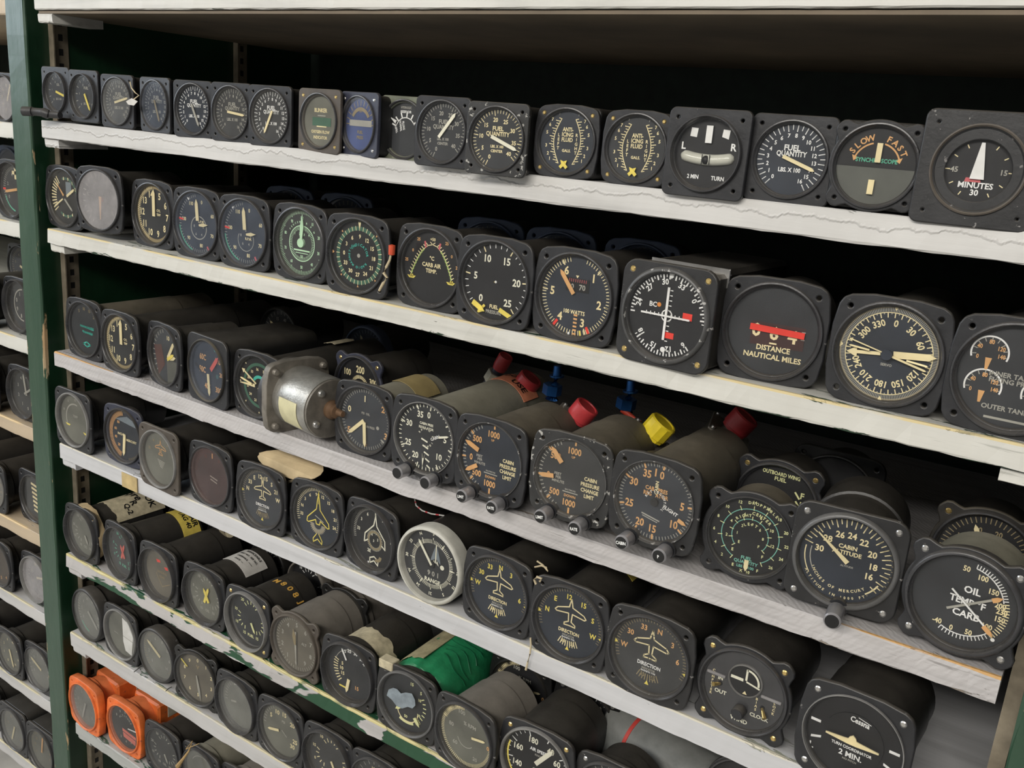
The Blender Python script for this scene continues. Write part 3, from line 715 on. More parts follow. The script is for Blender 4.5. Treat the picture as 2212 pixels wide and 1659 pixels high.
def d_tach(circle):
    def f(g):
        i = g.ink; i.nums(['0', '60', '70', '80', '90', '100', '110'], 12, 342 - 12, .62, .10, 'c', sx=.85); i.tk(.74, .83, 150, 350, 34, .016, 'd')
        i.arc(.32, 0, 360, .03, 'd', .0, -.12) if circle else i.arc(.30, 40, 300, .02, 'd', .0, -.20)
        for k, c in enumerate('02468'): x, y = i.P(.2, k * 72, 0, -.14); i.t(c, x, y, .07, 'd')
        i.t('R.P.M.', .1, .06 if circle else -.16, .07, 'c'); g.needle(355, .68, .08, .12, 'c'); g.needle(84, .42, .05, .10, 'c', 'lance', cx=.02, cy=-.04)
        i.ln([i.P(.86, 275), i.P(.66, 275)], .05, 'r'); i.arc(.82, 200, 262, .035, 'g'); i.ln([i.P(.84, 150), i.P(.72, 150)], .06, 'p')
        if not circle: i.ln([i.P(.9, 318), i.P(.80, 322)], .06, 'w')
        else: i.ln([i.P(.9, 325), i.P(.76, 328)], .05, 'w')
    return f
def d_green2(g):
    i = g.ink; i.tk(.74, .84, 0, 357, 120, .010, 'l'); i.tk(.72, .84, 0, 330, 12, .02, 'l'); i.nums([100, 10, 20, 30, 40, 50, 60, 70, 80, 90], 0, 324, .64, .08, 'l', sx=.7)
    i.arc(.46, 0, 360, .025, 'l', 0, -.02); i.tk(.36, .44, 0, 354, 60, .012, 'l', 0, -.02); i.ct('PERCENT R P M', .54, 0, .05, 'l', 9)
    for k in range(4): i.t('1234'[k], -.26 + .17 * k, .22, .06, 'l')
    i.rect(-.3, -.24, .3, -.14, 'l') if 0 else i.ln([(-.28, -.20), (.28, -.20)], .04, 'l'); i.ln([(-.22, -.27), (.22, -.27)], .02, 'l'); i.t('50', 0, -.36, .07, 'l')
    g.needle(3, .76, .0, .13, 'l', 'lance', hub=.12)
def d_rmi(g):
    i = g.ink; i.arc(.66, 0, 360, .10, 'f', n=60); i.tk(.61, .72, 0, 350, 36, .016, 'c'); i.nums([9, 12, 15, 18, 21, 24, 27, 30, 33, 0, 3, 6], 2, 332, .47, .095, 'c')
    i.ct('INDICATOR', .27, 15, .065, 'e', 17); i.ct('MAGNETIC', .30, 265, .055, 'e', 14); i.ct('RADIO', .29, 160, .06, 'e', 15)
    i.pg([(-.05, .82), (.04, .82), (.0, .60)], 'c'); i.pg([(-.84, -.05), (-.78, 0), (-.84, .05)], 'o')
    for a in (45, 135, 225, 315, 180): i.pg([i.P(.78, a - 2), i.P(.78, a + 2), i.P(.72, a)], 'o')
    i.dot(0, 0, .05, 'd')
def d_rmi2(g):
    i = g.ink; i.arc(.62, 0, 360, .09, 'f', n=60); i.nums([3, 6, 9, 12, 15, 18, 21, 24, 27, 30, 33, 36], 20, 350, .48, .075, 'c'); i.arc(.26, -60, 90, .09, 'e'); i.t('A', .1, -.35, .12, 'e', 60)
    for a in (45, 135, 225, 315, 180, 90, 270): i.pg([i.P(.82, a - 2), i.P(.82, a + 2), i.P(.76, a)], 'c')
    g.needle(300, .80, .10, .07, 'c', 'arrow'); g.needle(268, .74, .12, .10, 'c', 'taper'); g.needle(102, .80, .08, .05, 'c', 'arrow'); g.needle(125, .78, .06, .05, 'c'); g.needle(282, .70, .2, .05, 'c')
def d_carb(g):
    i = g.ink
    for s in (-1, 1):
        pts = [(s * (.54 * math.sin(PI / 2 * k / 12)) ** 1 if s > 0 else -(.54 * math.sin(PI / 2 * k / 12)), .52 - .68 * (1 - math.cos(PI / 2 * k / 12)) - .02 * k / 12) for k in range(13)]
        pts = [(s * .60 * (k / 12) ** .62, .54 - .74 * (k / 12) ** 1.25) for k in range(13)]
        i.ln(pts[3:], .045, 'l2'); i.ln(pts[:4], .02, 'c')
        for k in range(13):
            x, y = pts[k]; i.ln([(x, y), (x + s * .07, y + .05)], .02, 'c')
        x, y = pts[2]; i.ln([(x, y), (x + s * .03, y + .12)], .05, 'p')
        i.t('25', s * .42, .62, .07, 'o'); i.t('0', s * .58, .34, .07, 'o'); i.t('25', s * .76, .10, .07, 'o'); i.t('-50', s * .60, -.26, .07, 'y')
        i.pg([(s * .72, -.26), (s * .46, -.26), (s * .52, -.32), (s * .66, -.32)], 'y')
    i.t('+50', .0, .66, .07, 'c'); i.t('°C', 0, .22, .09, 'c'); i.t('CARB AIR', 0, .06, .095, 'c', sx=.95); i.t('TEMP.', 0, -.08, .09, 'c')
INK['l2'] = plain('print_l2', (.42, .56, .16), .6, 0, .12)
def d_fuelp(g):
    i = g.ink; i.tk(.74, .83, 222, 500, 26, .018, 'w'); i.tk(.70, .83, 222, 500, 6, .028, 'c'); i.nums(range(0, 30, 5), 222, 500, .55, .155, 'w2'); i.t('FUEL', 0, -.56, .085, 'c', sx=.9); i.t('PRESSURE', 0, -.68, .075, 'd', sx=.9); i.dot(0, .0, .03, 'w')
    g.needle(222, .80, .52, .10, 'y', 'arrow', cx=.12, cy=-.16); g.needle(225, .0, .0, .02, 'y'); g.needle(112, .28, -.16, .10, 'y', cx=.34, cy=-.64); g.needle(118, .22, -.16, .12, 'y', cx=-.38, cy=-.58)
INK['w2'] = plain('print_w2', (.88, .86, .70), .6, 0, .1)
def d_watts(g):
    i = g.ink; i.tk(.73, .83, 15, 345, 67, .017, 'c'); i.tk(.70, .83, 42, 332, 6, .03, 'c'); i.nums([1, 2, 3, 4, 5, 6], 42, 332, .58, .17, 'c2'); i.rect(-.26, .10, .30, .38, 'k'); i.tk(.0, .0, 0, 0, 1)
    for k in range(9): i.ln([(-.18 + k * .05, .30), (-.18 + k * .05, .36)], .012, 'p')
    i.t('60', -.14, .20, .11, 'd'); i.t('70', .14, .20, .11, 'd'); i.pg([(-.04, .44), (.04, .44), (0, .38)], 'c'); i.t('100 WATTS', 0, -.34, .085, 'c', sx=.85)
    g.needle(322, .66, .06, .09, 'o'); 
    for k in range(6): i.rect(.0, -.42 - k * .08, .09, -.38 - k * .08, 'o')
    i.ln([i.P(.86, 152), i.P(.70, 152)], .06, 'r'); i.ln([i.P(.86, 215), i.P(.70, 215)], .06, 'r'); i.ln([i.P(.9, 186), i.P(.80, 186)], .05, 'w'); i.ln([i.P(.84, 166), i.P(.74, 166)], .04, 'y')
INK['c2'] = plain('print_c2', (.90, .76, .42), .6, 0, .1)
def d_ils(g):
    i = g.ink
    for k in range(36):
        a = k * 10 + 8
        if 95 < a % 360 < 130 or 232 < a % 360 < 268: continue
        i.ln([i.P(.72, a), i.P(.80, a)], .03, 'w'); i.ln([i.P(.76, a + 5), i.P(.80, a + 5)], .02, 'w')
    for n, a in (('24', 285), ('27', 318), ('30', 350), ('33', 22), ('0', 55), ('18', 232), ('15', 200), ('12', 170), ('6', 140)): x, y = i.P(.66, a); i.t(n, x, y, .105, 'w', a)
    i.pg([(-.06, .84), (.08, .84), (.01, .72)], 'w'); i.t('BC', -.32, .18, .095, 'w'); i.dot(-.19, .19, .045, 'o2'); i.dot(.0, -.68, .055, 'w')
    i.arc(.11, 0, 360, .025, 'w'); 
    for k in range(-5, 6):
        if k: i.ln([(k * .09, -.03), (k * .09, .03)], .02, 'w'); i.ln([(.02, k * .10), (.07, k * .10)], .02, 'w')
    g.needle(0, .56, -.48, .05, 'w', 'block'); g.needle(90, .52, -.54, .035, 'w', 'block')
    i.rect(.34, -.02, .54, .12, 'r'); i.rect(-.04, -.44, .20, -.32, 'r')
    g.disc(.50, -.08, -.02, DB, .0004, 'inner_disc')
INK['o2'] = plain('print_o2', (.85, .30, .05), .6)
def d_dist(g):
    i = g.ink; i.rect(-.40, -.30, .60, .14, 'wn'); i.t('0', -.30, -.02, .24, 'c'); i.t('6', .04, -.04, .24, 'c'); i.t('4', .38, -.06, .24, 'c'); i.ln([(.54, .06), (.60, .06)], .02, 'd'); i.ln([(.54, -.08), (.60, -.08)], .02, 'd'); i.ln([(-.02, -.24), (.1, -.24)], .03, 'c')
    i.t('DISTANCE', .06, -.34, .10, 'c', sx=.95); i.t('NAUTICAL MILES', .06, -.50, .10, 'c', sx=1.0)
    o = g.needle(92, .60, -.42, .12, 'r', 'block', cx=.0, cy=.02)
INK['wn'] = plain('print_wn', (.05, .02, .018), .5)
def d_adf(g):
    i = g.ink; i.arc(.84 - .02, 0, 360, .03, 't', n=72); i.tk(.74, .83, 0, 358, 180, .012, 'd'); i.tk(.70, .73, 0, 355, 72, .018, 'd'); i.arc(.73, 0, 360, .015, 'c', n=60); i.tk(.64, .72, 0, 350, 36, .018, 'c')
    for n in (0, 30, 60, 120, 150, 180, 210, 240, 300, 330):
        x, y = i.P(.55, n + 4); i.t(str(n), x, y, .115, 'c', n + 4, .9)
    for a in (0, 180): i.pg([i.P(.86, a - 3), i.P(.86, a + 3), i.P(.76, a)], 'c')
    i.pg([i.P(.90, 272), i.P(.84, 276), i.P(.78, 272), i.P(.84, 268)], 'c')
    g.needle(264, .70, .12, .10, 'c', 'arrow'); g.needle(84, .80, .10, .12, 'c', 'bar'); g.needle(284, .70, .10, .035, 'c', 'arrow'); g.needle(104, .70, .08, .035, 'c', 'bar'); g.needle(275, .66, .30, .03, 'c'); g.needle(96, .70, .34, .03, 'c')
    g.disc(.10, 0, 0, DN, -.006); i.t('SERVO', 0, -.20, .045, 'd')
def d_tanks(g):
    i = g.ink
    for cx, cy in ((-.42, .34), (.44, .34), (-.42, -.22), (.44, -.22)):
        i.arc(.28, -110, 110, .028, 'w', cx, cy); i.tk(.20, .27, -100, 100, 9, .015, 'd', cx, cy)
        for n, a in (('0', -115), ('40', -60), ('80', 0), ('120', 60), ('140', 100)): x, y = i.P(.19, a, cx, cy); i.t(n, x, y, .07, 'o', 0, .8)
        i.pg([(cx - .05, cy - .08), (cx + .05, cy - .08), (cx + .01, cy - .28), (cx - .03, cy - .28)], 'o')
    i.t('INNER TANKS', .0, .02, .08, 'd'); i.t('FLYING PRESS', .0, -.08, .08, 'd'); i.t('OUTER TANKS', .0, -.54, .08, 'd'); i.ln([(-.3, -.72), (.3, -.72)], .04, 'd')
def d_teal(g):
    i = g.ink; i.nums([5, 10, 15, 20], -34, 46, .66, .10, 't'); i.t('RADIO MAGNETIC', .06, .06, .07, 'e', sx=.9); i.t('INDICATOR', .1, -.12, .07, 'e'); i.ln([(-.32, .07), (.40, .03)], .06, 'e'); i.ln([(-.2, -.10), (.3, -.14)], .055, 'e'); i.ln([(-.2, -.52), (.0, -.44), (.2, -.52), (0, -.60)], .05, 'e', True)
def d_manif(g):
    i = g.ink; i.tk(.70, .82, 215, 345, 12, .03, 'd'); i.t('10', .12, .56, .13, 'c'); i.t('5', -.52, .12, .13, 'o'); i.t('15', -.42, -.52, .12, 'd'); i.t('20', .46, -.52, .13, 'd'); i.pg([(0, -.1), (.7, -.1), (.5, -.7), (.05, -.85)], 's2')
    g.needle(35, .66, .0, .12, 'c', cx=.16, cy=-.02); g.needle(80, .55, .05, .14, 'c', cx=.1, cy=-.04); g.needle(60, .4, -.05, .10, 'y', cx=.22, cy=-.05); i.pg([(-.75, .2), (-.3, .3), (-.1, -.3), (-.5, -.7)], 'rr')
INK['rr'] = plain('print_rr', (.09, .025, .02), .6)
def d_c60(g):
    i = g.ink; i.t('60C', -.34, .34, .17, 'o', 0, .8); i.t('50C', -.36, -.04, .17, 'o', 0, .8); i.t('40C', -.10, -.50, .16, 'o', 0, .8); i.t('30C', .46, -.50, .16, 'o', 0, .8); i.t('100', .44, .36, .17, 'o', 0, .8); i.t('20', .60, -.02, .12, 'o'); i.dot(.3, .66, .05, 'e'); i.dot(.4, -.1, .07, 'e2')
    i.pg([(-.2, -.28), (-.8, .05), (-.7, .12)], 'k'); g.needle(40, .52, -.08, .13, 'r2', cx=.18, cy=.10); g.needle(174, .76, .10, .11, 'c')
INK['r2'] = plain('print_r2', (.75, .13, .10), .5); INK['e2'] = plain('print_e2', (.04, .12, .12), .5)
def d_05(g):
    i = g.ink; i.tk(.73, .82, 0, 354, 60, .016, 'd'); i.t('1', -.04, .56, .16, 'c'); i.t('2', .58, .40, .16, 'o'); i.t('3', .70, -.30, .16, 'o'); i.t('4', .02, -.66, .15, 'o'); i.t('5', -.56, -.40, .16, 'o'); i.t('0', -.56, .18, .16, 'c'); i.t('PSI  OIL', .0, .16, .06, 'd'); i.t('CABIN PRESS', .12, -.18, .06, 'd', sx=.8); i.dot(.42, -.14, .05, 'd')
    g.needle(228, .72, .04, .10, 'c'); g.needle(176, .74, .06, .10, 'c'); i.ln([i.P(.86, 128), i.P(.70, 128)], .04, 'd')
def d_cabreg(g):
    i = g.ink; i.tk(.75, .83, 0, 352, 45, .022, 'w2'); i.tk(.70, .83, 8, 338, 8, .034, 'w2')
    for n, a in ((0, 6), (5, 82), (10, 132), (20, 210), (25, 246), (30, 296), (35, 340)): x, y = i.P(.58, a); i.t(str(n), x, y, .15, 'w2', sx=.9)
    i.t('CABIN PRES', 0, .34, .06, 'w2', sx=.9); i.t('REGULATOR', 0, .24, .06, 'w2', sx=.9); i.t('CABIN', .28, .06, .07, 'w', -30)
    for k in range(5): i.ln([(-.12 + .05 * k, -.05 - .16 * k), (.05 + .03 * k, -.10 - .16 * k)], .04, 'w2')
    i.ct('RATIO FLIGHT', .22, 60, .05, 'w2', 22)
    g.needle(182, .74, .52, .08, 'w2', 'lance'); g.needle(74, .74, .44, .05, 'w2')
    KN(g, None, None)
def KN(g, a, b, x0=-.42, x1=.48, y=-.92, cap=None):
    g.knob(x0, y, .17, .015, a, cap=cap or BLACK); g.knob(x1, y - .02, .17, .015, b, cap=cap or BLACK)
def d_cablim(ang, ang2, word):
    def f(g):
        i = g.ink; i.tk(.74, .82, 205, 335, 21, .022, 'd')
        for n, a in ((1000, 2), (500, 312), (0, 262), (500, 222)): x, y = i.P(.58 if n != 1000 else .60, a); i.t(str(n), x, y, .145, 'o', sx=.82); p = i.P(.84, a); q = i.P(.74, a); i.ln([p, q], .04, 'o')
        i.t('1000', .0, -.60, .145, 'o', sx=.82); i.ln([(0, -.84), (0, -.72)], .045, 'o'); i.t('UP', 0, .46, .05, 'o'); i.t('DOWN', 0, -.44, .06, 'o')
        for k, s in enumerate(('CABIN', 'PRESSURE', word, 'LIMIT')): i.t(s, .46, .06 - .13 * k, .085, 'c', sx=.85)
        i.t('FEET', -.34, .0, .06, 'd'); i.t('PER', -.32, -.08, .06, 'd'); i.t('MINUTE', -.32, -.17, .06, 'd'); i.t('BALTIMORE', .0, -.30, .035, 'd'); i.ln([(-.18, -.355), (.18, -.355)], .025, 'd')
        g.needle(ang, .80, .38, .11, 'o', 'bar'); g.needle(ang2, .80, .42, .10, 'o', 'bar'); KN(g, 'LIMIT', 'RATE', cap=BLACK)
    return f
def d_cab35(g):
    i = g.ink; i.tk(.75, .83, 0, 357, 70, .016, 'd')
    for n, a in ((35, 336), (30, 300), (25, 252), (20, 208), (15, 178), (10, 128), (5, 84), (0, 8)):
        x, y = i.P(.60, a); i.t(str(n), x, y, .16, 'o', sx=.85); i.ln([i.P(.82, a), i.P(.73, a)], .04, 'o')
    i.t('1', -.06, .62, .16, 'o'); i.t('CAB   PRES', 0, .26, .085, 'o', sx=.85); i.t('REG   ATOR', 0, .14, .085, 'o', sx=.85); i.t('CABIN', -.0, .30, .07, 'c', -90); i.ct('RATIO', .22, -30, .05, 'w', 20); i.ct('CONTROL', .22, 80, .05, 'w', 17)
    i.t('FLIGHT', .36, -.10, .075, 'w', 20); i.ln([(-.26, -.32), (.14, -.40)], .03, 'd'); i.ln([(-.24, -.37), (.1, -.44)], .02, 'd'); g.needle(112, .80, .60, .08, 'o', 'bar'); g.disc(.09, 0, 0, DB, -.003); KN(g, 'CABIN', 'P', cap=BLACK)
def d_fuelq(g):
    i = g.ink; i.arc(.60, -150, 150, .018, 'g2'); i.arc(.38, -130, 130, .016, 'g2')
    for r, n, a0, a1, L in ((.60, 13, -150, 150, .08), (.38, 11, -130, 130, .07)): i.tk(r - .02, r + L, a0, a1, n, .016, 'y2')
    i.nums(['E', 2, 4, 6, 8, 10, 12, 14, 16, 18, 20, 22, 24, 26, 'F'], -160, 160, .76, .065, 'y2'); i.nums(['E', 2, 4, 6, 8, 10, 12, 'F'], -140, 140, .49, .065, 'y2'); i.nums(['E', 1, 2, 4, 6, 8, 'F'], -130, 130, .27, .06, 'y2')
    i.ct('DROPPABLE', .74, 16, .06, 'y2', 6); i.ct('CENTER', .52, 22, .065, 'y2', 8.5); i.ct('RIGHT', .46, -25, .06, 'y2', 9); i.ct('LEFT', .27, -5, .06, 'y2', 17)
    i.t('FUEL', 0, -.50, .075, 'g2'); i.t('QUANTITY', 0, -.60, .07, 'g2'); i.t('LBS X 100', 0, -.70, .06, 'g2'); i.t('X   10', 0, -.80, .06, 'y2'); g.needle(180, .78, .52, .09, 'c', 'bar', cx=.02)
INK['g2'] = plain('print_g2', (.20, .52, .42), .6); INK['y2'] = plain('print_y2', (.82, .82, .42), .6)
def d_cabalt(g):
    i = g.ink; i.tk(.70, .80, -75, 128, 31, .018, 'c'); i.tk(.64, .80, -75, 128, 16, .02, 'c')
    for n, a in ((30, 282), (28, 312), (26, 340), (24, 5), (22, 32), (20, 62), (18, 90), (16, 114)): x, y = i.P(.50, a); i.t(str(n), x, y, .12, 'c', sx=.95)
    i.t('CABIN', 0, .26, .08, 'c'); i.t('ALTITUDE', 0, .14, .08, 'c'); i.t('ALTITUDE', .04, -.12, .035, 'd'); i.ct('INCHES OF MERCURY', .62, 192, .055, 'c', 6.4, flip=True); i.ct('ALTITUDE IN 1000 FT.', .76, 190, .05, 'c', 5.2, flip=True)
    i.arc(.74, 236, 278, .02, 'c'); i.arc(.64, 240, 280, .02, 'd'); i.arc(.72, 118, 142, .03, 'c'); i.tk(.80, .88, 60, 120, 9, .014, 't'); g.needle(308, .70, -.06, .09, 'c', 'taper'); g.disc(.10, 0, 0, DB, -.003) if 0 else None
def d_oil(g):
    i = g.ink; i.arc(.62, 8, 75, .02, 'w', .0, .04); i.tk(.62, .70, 8, 72, 16, .016, 'w', 0, .04); i.tk(.62, .72, 72, 130, 14, .018, 'c', 0, -.02); i.arc(.62, 130, 205, .02, 'w'); i.tk(.62, .70, 132, 205, 15, .016, 'w')
    for n, x, y in (('50', -.06, .60), ('100', .22, .52), ('150', .42, .34), ('200', .56, .14), ('230', .60, .04), ('150', .60, -.10), ('100', .44, -.30), ('50', .18, -.52), ('0', -.10, -.54), ('-40', -.34, -.50)): i.t(n, x, y, .095, 'c' if n != '230' else 'c2', sx=.85)
    i.t('OIL', .10, .24, .12, 'w'); i.t('TEMP °F', .06, .02, .12, 'w', sx=.95); i.t('CARB', .08, -.22, .12, 'w'); i.dot(.56, -.50, .035, 'w')
    g.needle(58, .56, -.34, .04, 'd', cx=.06, cy=-.02); g.needle(128, .56, -.34, .03, 'w', cx=.06, cy=-.02); g.needle(58, .62, .44, .08, 'o', cx=.06, cy=-.02); g.needle(128, .64, .42, .08, 'o', cx=.06, cy=-.02)
PLANE = [(.0, .42), (.03, .30), (.045, .22), (.34, .12), (.40, .05), (.36, .02), (.05, .06), (.035, -.14), (.14, -.20), (.14, -.25), (.03, -.24), (-.03, -.24), (-.14, -.25), (-.14, -.20), (-.035, -.14), (-.05, .06), (-.36, .02), (-.40, .05), (-.34, .12), (-.045, .22), (-.03, .30)]
def d_dir(nums, a0, a1, col='c', w='y', nose=0, fog=0, yo=.16, sc_=1.0):
    def f(g):
        i = g.ink; i.tk(.74, .82, 250, 470, 45, .014, 't'); i.nums(nums, a0, a1, .62, .12, w, sx=.9)
        if nose: i.ln([(-.03, .40), (-.03, .62)], .03, 'c'); i.ln([(.03, .40), (.03, .62)], .03, 'c')
        i.ln([(x * sc_, y * sc_ + yo) for x, y in PLANE], .030, col, True); i.t('DIRECTION', 0, -.24, .085, 'c' if not fog else 'w', sx=.85); i.t('INDICATOR', 0, -.34, .05, 'd', sx=.8); i.t('MAGNETIC TYPE', 0, -.40, .035, 'w', sx=.9)
        i.tk(.44, .60, 155, 205, 9, .022, 't' if fog else 'c', 0, -.02); i.t('24', -.12, -.50, .07, 't' if fog else 'c'); i.t('33', .12, -.52, .07, 't' if fog else 'c'); i.pg([(-.05, -.70), (.05, -.70), (0, -.60)], 'y'); i.pg([i.P(.84, 96), i.P(.84, 103), i.P(.76, 99)], 'y'); i.pg([i.P(.84, 276), i.P(.84, 269), i.P(.76, 272)], 'y')
    return f
def mir(h): return h + [(-x, y) for x, y in reversed(h) if abs(x) > 1e-6]
JET = mir([(0, .66), (.045, .42), (.07, .20), (.40, -.12), (.42, -.24), (.36, -.26), (.09, -.12), (.06, -.24)])
def d_jet(g):
    i = g.ink; i.tk(.72, .82, 250, 470, 50, .016, 'c'); i.nums(['33', 'N', 3, 6, 9, 12, 15, 18, 21, 24], 262, 465, .63, .09, 'c'); i.ln(JET, .030, 'y', True); i.ln([(0, .36), (0, .74)], .012, 'y'); i.pg([(-.04, .62), (.04, .62), (0, .72)], 'y')
    i.arc(.22, 90, 270, .10, 't', 0, -.24); i.tk(.14, .30, 95, 265, 16, .02, 'd', 0, -.24)
    i.ln(mir([(0, -.42), (.05, -.54), (.17, -.70), (.16, -.80), (0, -.68)]), .028, 'y', True); i.ln([(-.1, .0), (.2, -.12)], .03, 'd')
def d_jet2(g):
    i = g.ink; i.tk(.74, .84, 255, 360, 28, .022, 'd'); i.nums([33, 3, 6, 'E', 12, 15, 18], 275, 445, .64, .09, 'w2')
    J = [(0, .60), (.06, .32), (.38, .0), (.40, -.24), (.24, -.14)]; i.ln(J, .038, 'w2'); i.ln([(-x, y) for x, y in J], .038, 'w2')
    i.arc(.24, 0, 360, .05, 't', 0, -.10); i.tk(.20, .30, 0, 354, 40, .012, 'w2', 0, -.10); i.nums([1, 2, 3, 4], 20, 290, .12, .07, 'w2')
    i.ln(mir([(0, -.56), (.16, -.64), (.15, -.78), (0, -.68)]), .035, 'w2', True); i.t('2E', -.2, -.44, .09, 'w2'); i.arc(.14, 90, 200, .09, 't', .1, -.5); i.ln([i.P(.9, 195), i.P(.80, 195)], .05, 'w')
def d_range(g):
    i = g.ink; i.arc(.52, 0, 360, .012, 'd'); i.tk(.52, .61, 0, 355, 90, .014, 'w2'); i.tk(.52, .66, 0, 330, 12, .02, 'w2'); i.nums([3, 6, 'E', 12, 15, 'S', 21, 24, 'W', 30, 33, 'N'], 0, 330, .76, .075, 'w2', True)
    g.needle(322, .66, -.02, .06, 'w2', 'bar')
    for s in (-1, 1): i.pg([(.10 + s * .03, .46), (.10 + s * .13, .16), (.10 + s * .15, .06), (.10 + s * .02, .16)], 's'); i.pg([(.10 + s * .05, .12), (.10 + s * .10, .0), (.10 + s * .02, .06)], 'w2')
    i.ln([(.10, .50), (.10, .06)], .03, 'w2'); i.dot(.30, .0, .06, 'w2'); i.t('9 0 1', .04, -.24, .12, 'd'); i.t('RANGE', .04, -.42, .10, 'w2')
    g.disc(.10, 0, 0, DB, -.002)
def d_wind(g):
    i = g.ink; R = g.R
    i.t('IN', -.50, .08, .075, 'w2'); i.t('OUT', -.46, -.22, .085, 'w2'); i.t('WIND', .0, -.68, .09, 'w2'); i.t('CLOCK', .40, -.44, .08, 'w2')
    for k, c in enumerate('COMPUTER'): i.t(c, -.66, .20 - .075 * k, .055, 'c')
    for k, c in enumerate('BIAS'): i.t(c, .30, -.06 - .08 * k, .055, 'c')
    for k, c in enumerate('LOCK'): i.t(c, .66, .0 - .08 * k, .055, 'c')
    # deep inner well with its own pointer
    g.disc(.36, .02, .26, DB, -.0016, 'inner_well'); i2 = Ink(); i2.rect(-.30, .24, -.02, .31, 'w2'); i2.arc(.28, 0, 95, .045, 'w2', .04, .26); i2.ln([(.04, .30), (.04, .54)], .045, 'w2'); i2.ln([(.06, .26), (.34, .20)], .04, 'w2'); i2.pg([(-.0, -.04), (.10, -.04), (.05, .04)], 'c')
    i2.build('well_markings', R, g.dy - .0022, g.e).location = g.L
    obj('well_ring', lathe('well_ring', tuple((a * R, b) for a, b in ((.385, .0), (.385, -.002), (.36, -.003), (.345, -.002), (.345, .0))), 40, BEZ), g.e, (.02 * R, g.dy, g.hc + .26 * R), mat=BEZL)
    for x0, x1, y in ((-.84, -.42, .16), (.40, .84, .06)): obj('ridge', box('ridge', x0 * R, x1 * R, -.0022, 0, (y - .03) * R, (y + .03) * R, plain('ridge_grey', (.30, .29, .29), .5), .0004), g.e, (0, g.dy, g.hc))
    for x, y, x2, y2 in ((-.52, -.04, -.62, -.02), (.46, -.22, .58, -.34)):
        g.disc(.05, x, y, BLACK, -.0008, 'switch_slot'); t = obj('toggle', tube('toggle', [(x * R, 0, y * R), (x2 * R, -.006, y2 * R)], [.0012, .0020], 8, BRASS), g.e, (0, g.dy - .001, g.hc))
    g.knob(.02, -.44, .14, .010, None, y0=g.dy - .001, side=FLG, cap=FLG)
def d_2min(g):
    i = g.ink
    for s in (-1, 1): i.rect(s * .70 - .09, .06, s * .70 + .09, .115, 'w'); i.pg([(s * .56 - .0, -.18), (s * .74, -.26 + .02), (s * .74, -.31 + .02), (s * .56, -.23)], 'w'); i.t('L' if s < 0 else 'R', s * .70, -.44, .12, 'w')
    g.disc(.56, 0, 0, DB, -.0012, 'inner_disc')
    i2 = Ink(); i2.t('Cessna', .06, .44, .11, 'w', 4, .8); i2.ln([(.02, .52), (.26, .46)], .015, 'w'); i2.t('TURN COORDINATOR', .0, -.18, .06, 'w', 0, .85); i2.t('2 MIN.', .0, -.32, .11, 'w'); i2.t('NO PITCH', 0, -.43, .04, 'd'); i2.build('disc_lettering', g.R, g.dy - .0017, g.e).location = g.L
    R = g.R; y0 = g.dy - .005
    pts = [(-.50, .015), (-.14, .05), (-.08, .06), (-.06, .11), (.0, .16), (.06, .11), (.08, .06), (.14, .05), (.50, .015), (.50, -.015), (.08, -.05), (-.08, -.05), (-.50, -.015)]; n = len(pts)
    vs = [(x * R, y0, z * R) for x, z in pts] + [(x * R, y0 + .001, z * R) for x, z in pts]
    obj('airplane_pointer', mesh('airplane_pointer', vs, [tuple(range(n))[::-1], tuple(range(n, 2 * n))] + [(k, (k + 1) % n, n + (k + 1) % n, n + k) for k in range(n)], [INK['c']]), g.e, g.L)
def d_air(full=True, yarc=True):
    def f(g):
        i = g.ink; i.tk(.74, .83, 20, 340, 33, .018, 'w'); i.tk(.66, .83, 20, 340, 9, .026, 'w')
        for n, a in ((40, 36), (60, 68), (80, 96), (100, 128), (120, 188), (140, 246), (160, 292), (180, 346)): x, y = i.P(.56, a); i.t(str(n), x, y, .15, 'w2', sx=.85)
        i.t('AIR SPEED', .02, .32, .085, 'w', sx=.85); i.t('KNOTS', .05, .20, .05, 'd'); 
        if yarc: i.arc(.80, 230, 290, .045, 'y')
        i.arc(.80, 70, 130, .04, 'w')
        g.needle(38, .66, -.02, .11, 'w2', 'bar'); i.dot(-.05, -.2, .05, 'd')
    return f
def d_rpm(g, ):
    i = g.ink; i.tk(.74, .84, 90, 350, 76, .016, 'c'); i.tk(.70, .84, 290, 350, 16, .022, 'c'); i.t('100', -.18, .60, .11, 'd'); i.t('80', -.50, .12, .11, 'd'); i.t('60', -.34, -.34, .11, 'd'); i.t('20', .34, -.52, .10, 'd'); i.t('0', .72, -.0, .11, 'o'); i.t('% RPM', .10, .34, .10, 'd'); g.needle(78, .72, .28, .06, 'c', cx=-.06, cy=.0)
    i.arc(.28, 130, 250, .02, 'd', 0, -.05)
def d_old(seed, cols='dcc', nd=None, ncol='c', red=0, arcs=0, h=.11, word=None):
    def f(g):
        r = random.Random(seed); i = g.ink; n = r.choice([6, 8, 10]); a0 = r.choice([210, 225, 240]); i.tk(.68, .80, a0, 720 - a0, r.choice([21, 31, 41]), .018, cols[0])
        i.nums([k * r.choice([1, 2, 5, 10]) for k in range(n)], a0, 720 - a0, .54, h, cols[1], sx=.85)
        if word: [i.t(s, 0, .22 - .14 * k, .085, cols[2], sx=.85) for k, s in enumerate(word)]
        if arcs: i.arc(.74, 190, 190 + arcs, .05, 'g')
        g.needle(nd if nd is not None else r.uniform(0, 360), .66, -.12, .09, ncol)
        if red: i.ln([i.P(.84, red), i.P(.68, red)], .07, 'r')
    return f
